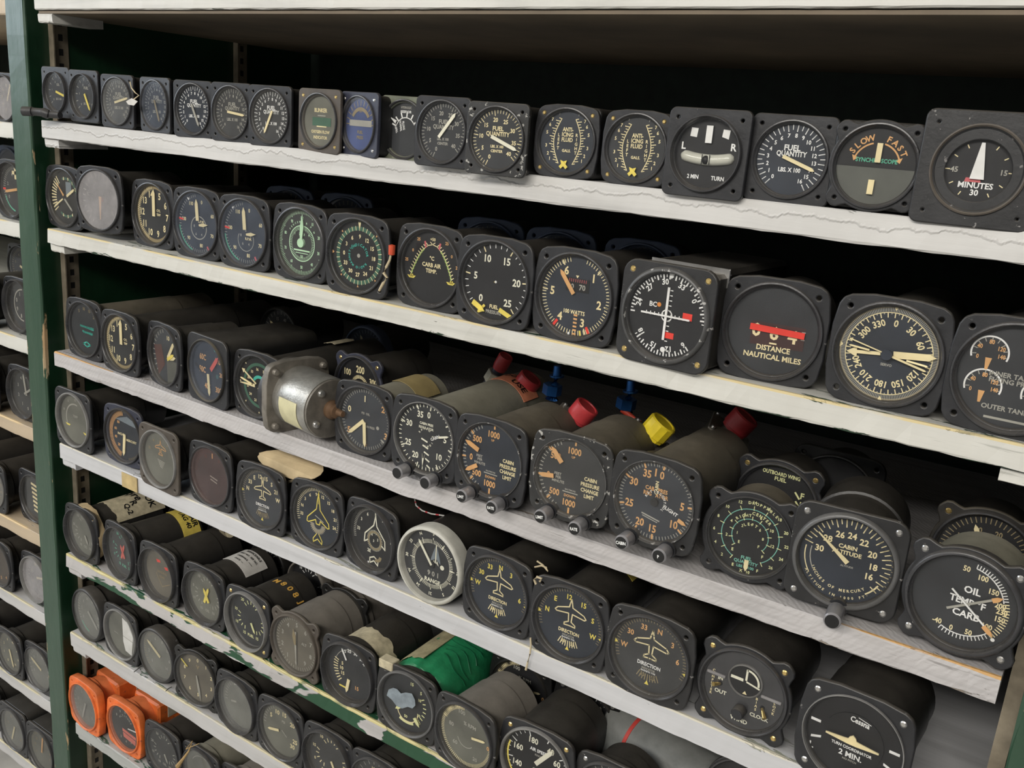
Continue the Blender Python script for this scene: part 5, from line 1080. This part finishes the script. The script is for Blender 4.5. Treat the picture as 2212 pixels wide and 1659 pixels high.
# ------------------------------------------------------------------ left bay
def left(u, v, row, label, **k):
    z = ZC + LZ[row]; k.setdefault('dm', DG); k.setdefault('gl', GLH); k.setdefault('cl', .14)
    nm = k.pop('nm', 'engine_gauge'); Y = k.pop('Y', .001)
    while at_y(u, v, Y).x + .0435 > -1.285: Y += .003
    while row > 1 and at_y(u, v, Y).z < z + .0414: v -= 1
    return G(nm, 8, u, v, label, Y=Y, sz=z, **k)
left(12, 212, 1, 'square flanged gauge with white scratched face in the top left of the left bay', R=.031, fl='sq', gl=GLM, bz='deep', dial=d_old(101), cl=.05, case='box')
left(26, 418, 2, 'gauge with tan airplane mark and green arc in the left bay behind the post', dial=lambda g: (d_old(102, 'ddd', 260, 'o', red=268, arcs=60)(g), g.ink.pg([(-.05, .35), (.1, .35), (.1, .8), (-.05, .8)], 'c'), g.ink.pg([(-.2, .5), (.2, .5), (.2, .62), (-.2, .62)], 'c')), bz='deep')
left(41, 671, 3, 'gauge with ring of fuzzy white marks in the left bay beside the post', dial=lambda g: (g.ink.arc(.56, 180, 360, .05, 'd'), g.ink.nums([8, 9, 0, 1, 2], 200, 380, .42, .14, 'd')), bz='deep', cl=.12)
left(-42, 650, 3, 'gauge cut by the picture edge in the left bay, third shelf', dial=None, cl=.12)
left(50, 863, 4, 'gauge with crossed white hands in the left bay beside the post', dial=lambda g: (g.ink.nums(range(10), 180, 504, .6, .12, 'd'), g.needle(350, .7, -.1, .1, 'd'), g.needle(60, .6, -.1, .08, 'd')), bz='deep')
left(-36, 830, 4, 'gauge with white scribbled scale at the picture edge, left bay', dial=d_quad(104, 'd'))
left(74, 1090, 5, 'gauge with slanting cream bars in the left bay beside the post', dial=lambda g: [g.ink.ln([(-.3 + .02 * k, .5 - .17 * k), (.3, .42 - .17 * k)], .09, 'c') for k in range(7)], fl='sqr')
left(-18, 1055, 5, 'gauge with tan fogged glass in the left bay, fifth shelf', dial=d_old(106, 'ttt'), dm=DT, gl=GLF, bz='thin', bzm=BEZL)
left(-4, 1220, 6, 'brown faced gauge with ten cream figures in the left bay', dial=lambda g: (g.ink.nums(range(10), 0, 324, .62, .13, 'o'), g.needle(190, .5, .1, .08, 'c')), dm=plain('dial_brown', (.06, .04, .025), .6))
left(77, 1262, 6, 'gauge with pale milky glass in the left bay beside the post', dial=d_old(108), gl=GLM, bz='deep', bzm=BEZL)
left(19, 1413, 7, 'dusty gauge with yellow figures in the left bay near the corner', dial=d_old(109, 'tct'), dm=DK)
left(83, 1452, 7, 'dusty olive gauge in the left bay beside the post, second lowest shelf', dial=d_old(110, 'ddd'), dm=DK, gl=GLF)
left(28, 1580, 8, 'olive faced square gauge in the bottom left corner', dial=d_old(111, 'ttt'), dm=DK, gl=GLF, fl='sqr', case='boxr')
left(88, 1630, 8, 'olive faced gauge with tan needle in the bottom left corner beside the post', dial=d_old(112, 'ttt', 10, 'o'), dm=DK, fl='sqr', case='boxr')
left(20, 372, 2, 'dark blue gauge deep in the left bay above the tan airplane gauge', Y=.12, dial=None, flm=FB, bzm=FB, gl=GLB, cl=.05)
for r, wd in ((3, 'third'), (4, 'fourth'), (5, 'fifth'), (6, 'sixth'), (7, 'seventh'), (8, 'lowest')):
    for k in range(4):
        z = ZC + LZ[r]
        G('spare_gauge', 8, 0, 0, 'black back row gauge on the left bay %s shelf, %s' % (wd, ('nearest the post', 'second from the post', 'third from the post', 'farthest from the post')[k]), C0=(-1.375 - .088 * k, .185 + .012 * ((k * 7 + r) % 3), z + .0413), sz=z, dial=d_old(200 + r * 4 + k, 'ttt') if k else None, dm=DB, flm=CASE, bzm=CASE, cm=CASE, cl=.09, group='back row gauges of the left bay, %s shelf' % wd)
    for k in range(2):
        z = ZC + LZ[r]
        G('spare_gauge', 8, 0, 0, 'black front row gauge on the left bay %s shelf, %s from the post' % (wd, ('third', 'fourth')[k]), C0=(-1.515 - .088 * k, .01, z + .0413), sz=z, dial=None, dm=DG, cl=.15, group='outer front gauges of the left bay, %s shelf' % wd) if r > 3 else None
# ------------------------------------------------------------------ parts that single instruments carry
def rest(g, name, me, mat=None, parent=None):
    me.transform(g.M.inverted()); return obj(name, me, parent or g.e, mat=mat)
def cyl(name, p, d, prof, n=24, mat=None):
    """profile (radius, distance) turned about the axis p + d"""
    d = Vector(d).normalized(); q = d.to_track_quat('Y', 'Z').to_matrix().to_4x4(); vs, fs = [], []
    for r, y in prof:
        for i in range(n):
            a = 2 * PI * i / n; vs.append((r * math.cos(a), y, r * math.sin(a)))
    for j in range(len(prof) - 1):
        for i in range(n): k = (i + 1) % n; fs.append((j * n + i, j * n + k, (j + 1) * n + k, (j + 1) * n + i))
    if prof[0][0] < 1e-4: fs = [tuple(reversed(f)) for f in fs]
    me = mesh(name, vs, fs, [mat] if mat else [], smooth=True, ang=.5); me.transform(Matrix.Translation(Vector(p)) @ q); return me
def capprof(r, h, rib=0): return [(1e-5, 0), (r * .92, 0), (r * .92, h * .15), (r, h * .18), (r, h * .92), (r * .93, h), (r * .80, h), (r * .76, h * .94), (1e-5, h * .94)]
def fitting(g, px, Y, cm, d=(.50, .15, .80), r=.0135, h=.020, blk=True, rough=False):
    p = at_y(px[0], px[1], Y); d = Vector(d).normalized()
    if blk:
        q = d.to_track_quat('Z', 'Y').to_matrix().to_4x4()
        me = box('port_block', -.026, .026, -.021, .021, -.044, -.001, CASED, .0015); me.transform(Matrix.Translation(p - d * .002) @ q); rest(g, 'port_block', me)
        me = box('port_plate', -.028, .028, -.023, .023, -.0025, 0, ALUD, .0006); me.transform(Matrix.Translation(p - d * .001) @ q); pl = rest(g, 'port_plate', me)
        for sx, sy in ((-1, -1), (1, -1), (-1, 1), (1, 1)):
            me = cyl('screw', (0, 0, 0), (0, 0, 1), [(1e-5, .0015), (.002, .0012), (.002, -.001)], 8, STEEL); me.transform(Matrix.Translation((sx * .024, sy * .019, 0))); me.transform(Matrix.Translation(p) @ q); me.transform(g.M.inverted()); obj('screw', me, pl)
    o = rest(g, 'neck', cyl('neck', p, d, [(r * .75, -.002), (r * .75, .006)], 20, ALUD))
    pr = capprof(r, h)
    return rest(g, 'cap', cyl('cap', p + d * .004, d, pr, 12 if cm is YELP else 28, cm))
fitting(c8, (1240, 912), .115, REDP); fitting(c9, (1402, 948), .115, YELP, r=.0145); fitting(c10, (1578, 935), .155, REDP, r=.014); fitting(c7, (1122, 848), .155, REDP, r=.014)
def elbow(g, pts, Y, mat, r=.005, col=True):
    P = [at_y(u, v, Y) for u, v in pts]; e = rest(g, 'elbow_fitting', tube('elbow_fitting', P, [r * 1.5, r * 1.5, r, r * .8], 12, mat))
    me = cyl('hex_nut', P[1] + Vector((-.001, -.001, -.001)), P[1] - P[0], [(1e-5, -.006), (r * 2.1, -.006), (r * 2.1, .005), (1e-5, .005)], 6, mat); me.transform(g.M.inverted()); obj('hex_nut', me, e)
    me = cyl('collar', P[2], P[3] - P[2], [(r * .9, -.001), (r * 1.6, -.001), (r * 1.6, .001), (r * .9, .001)], 16, mat); me.transform(g.M.inverted()); obj('collar', me, e)
elbow(c8, [(1192, 862), (1196, 838), (1203, 812), (1204, 790)], .14, BLUP); elbow(c9, [(1352, 888), (1356, 868), (1362, 845), (1363, 822)], .15, BLUP)
rest(c9, 'red_tag', tube('red_tag', [at_y(*q, .145) for q in ((1345, 884), (1360, 897), (1372, 905), (1385, 912))], [.004, .003, .002, .0015], 8, plain('red_rubber', (.55, .06, .03), .5)))
e7 = rest(c7, 'pipe', tube('pipe', [at_y(*q, .19) for q in ((1030, 870), (1050, 840), (1068, 812), (1082, 790))], [.009, .008, .007, .007], 14, FLGB)); 
me = cyl('hex_nut', at_y(1066, 815, .19), at_y(1082, 790, .19) - at_y(1066, 815, .19), [(1e-5, -.006), (.0105, -.006), (.0105, .008), (1e-5, .008)], 6, plain('pale_nut', (.45, .42, .33), .5)); me.transform(c7.M.inverted()); obj('hex_nut', me, e7)
me = cyl('red_cap', at_y(1078, 797, .19), at_y(1092, 772, .19) - at_y(1078, 797, .19), capprof(.009, .020), 20, REDP); me.transform(c7.M.inverted()); obj('red_cap', me, e7)
g = c7; g.cr = .90 * R; g.cr = .90 * RG
g.band(28, 112, .135, .165, OTAPE, [('DO NOT', .158, 72, .007), ('USE', .145, 60, .009)], 'k', name='orange_label')
for gg in ALLG:
    if gg.name == 'oil_pressure_gauge' and gg.z0 < ZC - .3 and gg.z0 > ZC - .4: gg.cr = .8 * RG; gg.band(30, 110, .06, .10, plain('tan_label', (.32, .25, .11), .7), None, lines=0, name='paper_label')
s51.cr = .90 * RG; s51.band(25, 130, .040, .118, PAPER, [('INSP OK', .10, 78, .010), ('R', .075, 60, .010), ('Q-2', .062, 50, .008), ('Xyre', .085, 95, .013)], 'k', wav=.002)
o = obj('masking_tape', arcpatch('masking_tape', 1.075 * RG, -62, 112, .002, .014, plain('masking_tape', (.55, .42, .24), .7, 0, .2, .4, 60), .0006, 22, .0012), s51.e, s51.L)
s52.band(15, 112, .080, .108, YTAPE, [('REPAIR', .102, 62, .008), ('TAG 40', .092, 60, .007)], 'k', name='yellow_label')
g = s53; i = Ink(); rr = .90 * RG + .0006
vs = []
for k in range(20):
    a = 2 * PI * k / 20; an = math.radians(70) + .36 * math.cos(a); vs.append((rr * math.cos(an), .104 + .010 * math.sin(a), rr * math.sin(an)))
o = obj('oval_sticker', mesh('oval_sticker', vs, [tuple(range(20))[::-1]], [PAPER]), g.e, g.L)
s54.band(35, 118, .045, .082, WPAPER, [('SERVICEABLE', .077, 76, .0035), ('PART NO.  SER NO.', .069, 78, .0028), ('OVERHAUL  ------', .061, 76, .0028), ('DATE  ---', .053, 80, .0028)], 'k', name='white_label')
g = s55; vsa, fsa = [], []
for k, ch in enumerate('M808J'):
    v2, f2 = textgeo(ch); o0 = len(vsa); ac = 94 - 17 * k
    for p, q in v2:
        hh = .0085 / .7; a = math.radians(ac) - p * hh / (.90 * RG); rr = .90 * RG + .0006; vsa.append((rr * math.cos(a), .050 + q * hh + .002 * k, rr * math.sin(a)))
    fsa += [tuple(x + o0 for x in f) for f in f2]
obj('barrel_lettering', mesh('barrel_lettering', vsa, fsa, [plain('amber_paint', (.70, .40, .08), .6)]), g.e, g.L)
s57.cr = .92 * RG; s57.band(-10, 125, .018, .045, PAPER, None, wav=.003, name='tape_collar')
# green tape bundle
g = s58; n = 32; vs, fs = [], []; prof = [(.94, .018), (1.0, .022), (.99, .055), (1.03, .075), (1.02, .10), (.96, .125), (.80, .138), (.45, .144), (.01, .146)]
rr = random.Random(4)
for j, (a, y) in enumerate(prof):
    for k in range(n):
        an = 2 * PI * k / n; lump = 1 + .05 * math.sin(3 * an + j * .9) + .035 * math.sin(7 * an + j * 2.1) + rr.uniform(-.012, .012); vs.append((a * RG * lump * math.cos(an), y + .004 * math.sin(2 * an + j), a * RG * lump * math.sin(an)))
for j in range(len(prof) - 1):
    for k in range(n): fs.append((j * n + k, j * n + (k + 1) % n, (j + 1) * n + (k + 1) % n, (j + 1) * n + k))
gt = obj('green_tape', mesh('green_tape', vs, fs, [GTAPE], smooth=True, ang=1.2), g.e, g.L)
for k in range(7): obj('tape_crease', tube('tape_crease', [(RG * 1.035 * math.cos(math.radians(a)), .052 + .011 * k + .004 * math.sin(a * .1 + k), RG * 1.045 * math.sin(math.radians(a))) for a in range(15 + 5 * k, 85 + 3 * k, 9)], .0008, 5, plain('tape_crease', (.008, .12, .05), .4)), gt)
obj('buff_tape', arcpatch('buff_tape', 1.06 * RG, 92, 150, .030, .125, plain('buff_tape', (.33, .29, .17), .7, 0, .3, .4, 60), .0008, 12, .003), g.e, g.L)
obj('tape_scrap', box('tape_scrap', -1.02 * RG, -.52 * RG, -.0012, .012, .80 * RG, 1.07 * RG, PAPER, .0008), g.e, g.L)
i2 = Ink(); pts = [(-.66, .02), (-.60, .24), (-.44, .36), (-.30, .38), (-.16, .30), (.0, .40), (.22, .46), (.34, .30), (.36, .14), (.26, .0), (.10, -.02), (-.10, -.16), (-.30, -.16), (-.46, -.04)]
i2.pg(pts, 's3') if 0 else None
INK['s3'] = plain('peeling_film', (.22, .26, .29), .45, 0, .25, .3, 120); i2.pg(pts, 's3'); i2.build('peeling_film', RG, -.048 * RG, g.e).location = g.L
# orange barrels: square block with white paint patch
for g, a in ((o1, 1), (o2, 0)):
    obj('case_block', box('case_block', -.62 * RG, .95 * RG, .035, .135, -.6 * RG, .93 * RG, ORG, .003), g.e, g.L)
    obj('white_patch', box('white_patch', .0 if a else -.5 * RG, .962 * RG, .066 if a else .050, .090 if a else .078, .2 * RG, .942 * RG, plain('worn_white', (.48, .43, .33), .7, 0, .3), .001), g.e, g.L)
# scrap on the RMI barrel, yellow tag behind the second airplane dial
for gg in ALLG:
    if gg.name == 'radio_compass' and gg.z0 < ZC - .3: gg.cr = .86 * RG; gg.band(80, 112, .12, .155, PAPER, None, wav=.003)
    if gg.name == 'direction_indicator' and abs(gg.C.x + .365) < .02: gg.cr = .84 * RG; gg.band(40, 95, .080, .100, YTAPE, [('REJECT', .090, 66, .007)], 'k', name='yellow_label')
# ------------------------------------------------------------------ silver motor turned with its back to the aisle
C = at_z(643, 852, shz(3, -.75) + .0415)
e = bpy.data.objects.new('servo_motor', None); COL.objects.link(e); tag(e, 'cast silver motor with cream rating plate, turned shaft end to the aisle', 'motor')
ax = Vector((.985, -.17, 0)).normalized(); yaw = math.atan2(-ax.x, ax.y)
e.location = (C.x, C.y, shz(3, -.75)); e.rotation_euler = (0, 0, yaw + PI); hz = .0415     # local -Y runs along the shaft
Rm = .0395
obj('flange', flat('flange_oct_motor', octo(Rm), [circ(.5 * Rm, 20)], .010, .001, ALUD), e, (0, -.002, hz))
obj('front_ring', lathe('front_ring', ((.95 * Rm, .008), (1.02 * Rm, .012), (1.02 * Rm, .020), (.8 * Rm, .021)), 40, FLG), e, (0, 0, hz), mat=FLG)
bd = obj('body', lathe('motor_body', ((.88 * Rm, 0), (.88 * Rm, -.060), (.86 * Rm, -.063), (.72 * Rm, -.063), (.70 * Rm, -.0625), (.002, -.0625)), 48, ALU), e, (0, 0, hz), mat=ALU)
obj('end_cap', lathe('end_cap', ((.84 * Rm, -.0632), (.83 * Rm, -.066), (1e-5, -.066)), 40, ALUD), e, (0, 0, hz), mat=ALUD)
sb = obj('shaft_boss', lathe('shaft_boss', ((.27 * Rm, -.065), (.27 * Rm, -.070), (.20 * Rm, -.072), (.20 * Rm, -.078), (.10 * Rm, -.079), (.08 * Rm, -.088), (1e-5, -.088)), 20, plain('rusty_shaft', (.20, .12, .07), .5, .5)), e, (0, 0, hz))
for a in (35, 125, 215, 305): obj('screw', lathe('motor_screw', ((1e-5, -.0695), (.0035, -.069), (.0045, -.067), (.0045, -.064)), 12, STEEL), e, (.62 * Rm * math.cos(math.radians(a)), 0, hz + .62 * Rm * math.sin(math.radians(a))))
for sx in (-1, 1):
    for sy in (-1, 1): obj('flange_screw', lathe('flange_screw', ((1e-5, -.0075), (.003, -.007), (.004, -.005), (.004, -.001)), 12, ALUD), e, (sx * .80 * Rm, 0, hz + sy * .80 * Rm))
o = obj('rating_plate', arcpatch('rating_plate', .885 * Rm, 168, 222, -.050, -.016, plain('cream_plate', (.62, .58, .36), .6), .0005, 10), e, (0, 0, hz))
# ------------------------------------------------------------------ loose small things
def loose(name, me, label, cat, group=None): o = obj(name, me); return tag(o, label, cat, group)
P = [at_y(50, 240, -.030), at_y(70, 241, -.024), at_y(72, 241, -.023), at_y(92, 243, -.018), at_y(94, 243, -.018), at_y(104, 247, -.014), at_y(106, 247, -.013), at_y(130, 249, -.008)]
loose('rubber_plug', tube('rubber_plug', P, [.006, .006, .0052, .0052, .0062, .0062, .0045, .0045], 14, worn('black_rubber', (.03, .03, .032), damt=.3)), 'black stepped plug sticking out beside the green post at the first shelf', 'plug')
P = [at_y(u, v, y) for u, v, y in ((281, 177, -.008), (284, 190, -.012), (292, 200, -.013), (300, 206, -.012), (290, 214, -.012), (276, 220, -.010))]
e = loose('string_tag', tube('string_tag', P, .0007, 6, STR), 'bit of twine with torn paper hanging on the hazy small fuel gauge', 'string')
pts = [at_y(u, v, -.013) for u, v in ((272, 219), (284, 212), (297, 219), (289, 228), (277, 226))]; o = obj('paper_scrap', mesh('paper_scrap', [tuple(p) for p in pts] + [tuple(p + Vector((0, .0006, 0))) for p in pts], [(0, 4, 3, 2, 1), (5, 6, 7, 8, 9)] + [(k, (k + 1) % 5, 5 + (k + 1) % 5, 5 + k) for k in range(5)], [WPAPER]), e)
P = [at_y(*q, -.010) for q in ((845, 548), (842, 562), (834, 578), (829, 590), (836, 600), (828, 612), (819, 628))]
e = loose('twine', tube('twine', P, [.0012, .0012, .0014, .0018, .0014, .0016, .0012], 6, STR), 'frayed twine with a red bead between the compass card and the carburettor air dial', 'string')
obj('red_bead', cyl('red_bead', at_y(846, 550, -.010), (0, 0, 1), [(1e-5, -.001), (.0032, 0), (.0034, .009), (1e-5, .010)], 10, plain('red_wax', (.6, .08, .03), .5)), e)
loose('twine', tube('twine', [at_y(*q, -.004) for q in ((1146, 1378), (1147, 1392), (1145, 1412), (1140, 1430), (1136, 1447))], [.0009, .0009, .0008, .0008, .0012], 6, STR), 'cream string hanging over the front edge of the fourth shelf', 'string')
loose('twine', tube('twine', [at_y(*q, -.006) for q in ((1158, 1262), (1154, 1252), (1160, 1246), (1170, 1250), (1166, 1256))], .0012, 6, STR), 'knot of white string at the top corner of the yellow airplane dial', 'string')
loose('twine', tube('twine', [at_y(*q, .02) for q in ((1155, 1225), (1170, 1222), (1180, 1226), (1184, 1234), (1172, 1220), (1160, 1212))], .0009, 6, STR), 'loop of thin twine between two airplane dials', 'string')
P = [at_z(u, v, z) for u, v, z in ((896, 1080, ZC - .372), (899, 1092, ZC - .385), (915, 1104, ZC - .392), (935, 1111, ZC - .398), (960, 1115, ZC - .400))]
P = [at_y(u, v, .05) for u, v in ((896, 1078), (899, 1092), (912, 1103), (932, 1110), (960, 1114))]
e = loose('striped_wire', tube('striped_wire', P, .0008, 6, WPAPER), 'white wire with red stripes above the ivory rimmed range dial', 'wire')
for k in range(4): a, b = P[k], P[k + 1]; obj('stripe', tube('stripe', [a.lerp(b, .35), a.lerp(b, .6)], .0009, 6, REDP), e)
# buff tag folded over the fourth shelf dial
mt = plain('buff_card', (.56, .44, .26), .75, 0, .18, .1, 40)
n = 22; vs = []; Ct = at_y(616, 1008, .012)
for k in range(n):
    a = 2 * PI * k / n; x = .047 * math.cos(a); z = .0125 * math.sin(a); f = z + .10 * x + .001
    vs.append((Ct.x + x, Ct.y + (f * 1.9 if f > 0 else 0), Ct.z + (f * .75 if f > 0 else z) + (0 if f <= 0 else -.10 * x)))
vs.append((Ct.x - .044, Ct.y, Ct.z + .0035)); vs.append((Ct.x + .040, Ct.y, Ct.z - .0050))
top = [k for k in range(n) if .0125 * math.sin(2 * PI * k / n) + .0047 * math.cos(2 * PI * k / n) + .001 > 0]; bot = [k for k in range(n) if k not in top]
bot = sorted(bot); top = sorted(top, key=lambda k: (k + 3) % n)
me = mesh('buff_tag', vs, [tuple(bot + [n + 1, n])[::-1], tuple(top + [n, n + 1])[::-1]], [mt])
o = loose('buff_tag', me, 'oval buff card tag folded over the top of a fourth shelf direction indicator', 'tag'); md = o.modifiers.new('s', 'SOLIDIFY'); md.thickness = .0006
obj('tie', tube('tie', [at_y(*q, .02) for q in ((667, 1028), (655, 1026), (640, 1036), (625, 1040), (615, 1046))], [.0006, .0008, .0014, .0018, .0022], 6, STR), o)
P = [at_y(*q, -.006) for q in ((392, 1692), (386, 1670), (384, 1655), (395, 1640), (408, 1622), (416, 1600), (402, 1618), (430, 1606))]
loose('straw_string', tube('straw_string', P, [.0025, .003, .0035, .002, .0012, .0006, .0008, .0005], 6, plain('straw', (.42, .28, .12), .8)), 'tuft of straw coloured string between two gauges on the seventh shelf', 'string')
loose('wire_hook', tube('wire_hook', [at_z(u, v, ZC + SHZ[6] + .003) for u, v in ((289, 1452), (294, 1448), (303, 1441), (309, 1438))], .0008, 6, STEEL), 'short bent wire lying before the dark dusty gauge on the sixth shelf', 'wire')
loose('wire_hook', tube('wire_hook', [at_z(u, v, ZC + SHZ[6] + .003) for u, v in ((358, 1493), (363, 1488), (371, 1484))], .0008, 6, STEEL), 'short bent wire lying before the clock like dial on the sixth shelf', 'wire')
# grey canister lying on the fifth shelf
Cc = at_z(1440, 1640, ZC + SHZ[5] + .038)
e = bpy.data.objects.new('grey_canister', None); COL.objects.link(e); tag(e, 'grey painted canister with a red line lying on the fifth shelf at the bottom', 'canister'); e.location = (Cc.x, Cc.y, ZC + SHZ[5]); e.rotation_euler = (0, 0, -.25)
GP = worn('grey_paint', (.15, .16, .155), damt=.3, rough=.5)
me = cyl('body', (-.07, 0, .0375), (1, 0, 0), [(1e-5, 0), (.034, 0), (.037, .003), (.037, .13), (.034, .133), (1e-5, .133)], 36, GP); obj('body', me, e)
me = cyl('red_line', (-.035, 0, .0375), (1, 0, 0), [(.0372, 0), (.0376, .0003), (.0376, .0042), (.0372, .0045)], 36, plain('red_line_paint', (.45, .04, .03), .5)); obj('red_line', me, e)
# tape patch on the fourth shelf edge
p0 = at_y(285, 1035, -.0012)
loose('masking_tape_patch', box('masking_tape_patch', p0.x - .022, p0.x + .012, -.0022, -.0010, ZC + SHZ[4] - .022, ZC + SHZ[4] - .001, plain('old_tape', (.50, .38, .18), .7, 0, .25, .3, 50), .0003), 'brownish masking tape patch on the front edge of the fourth shelf', 'tape')
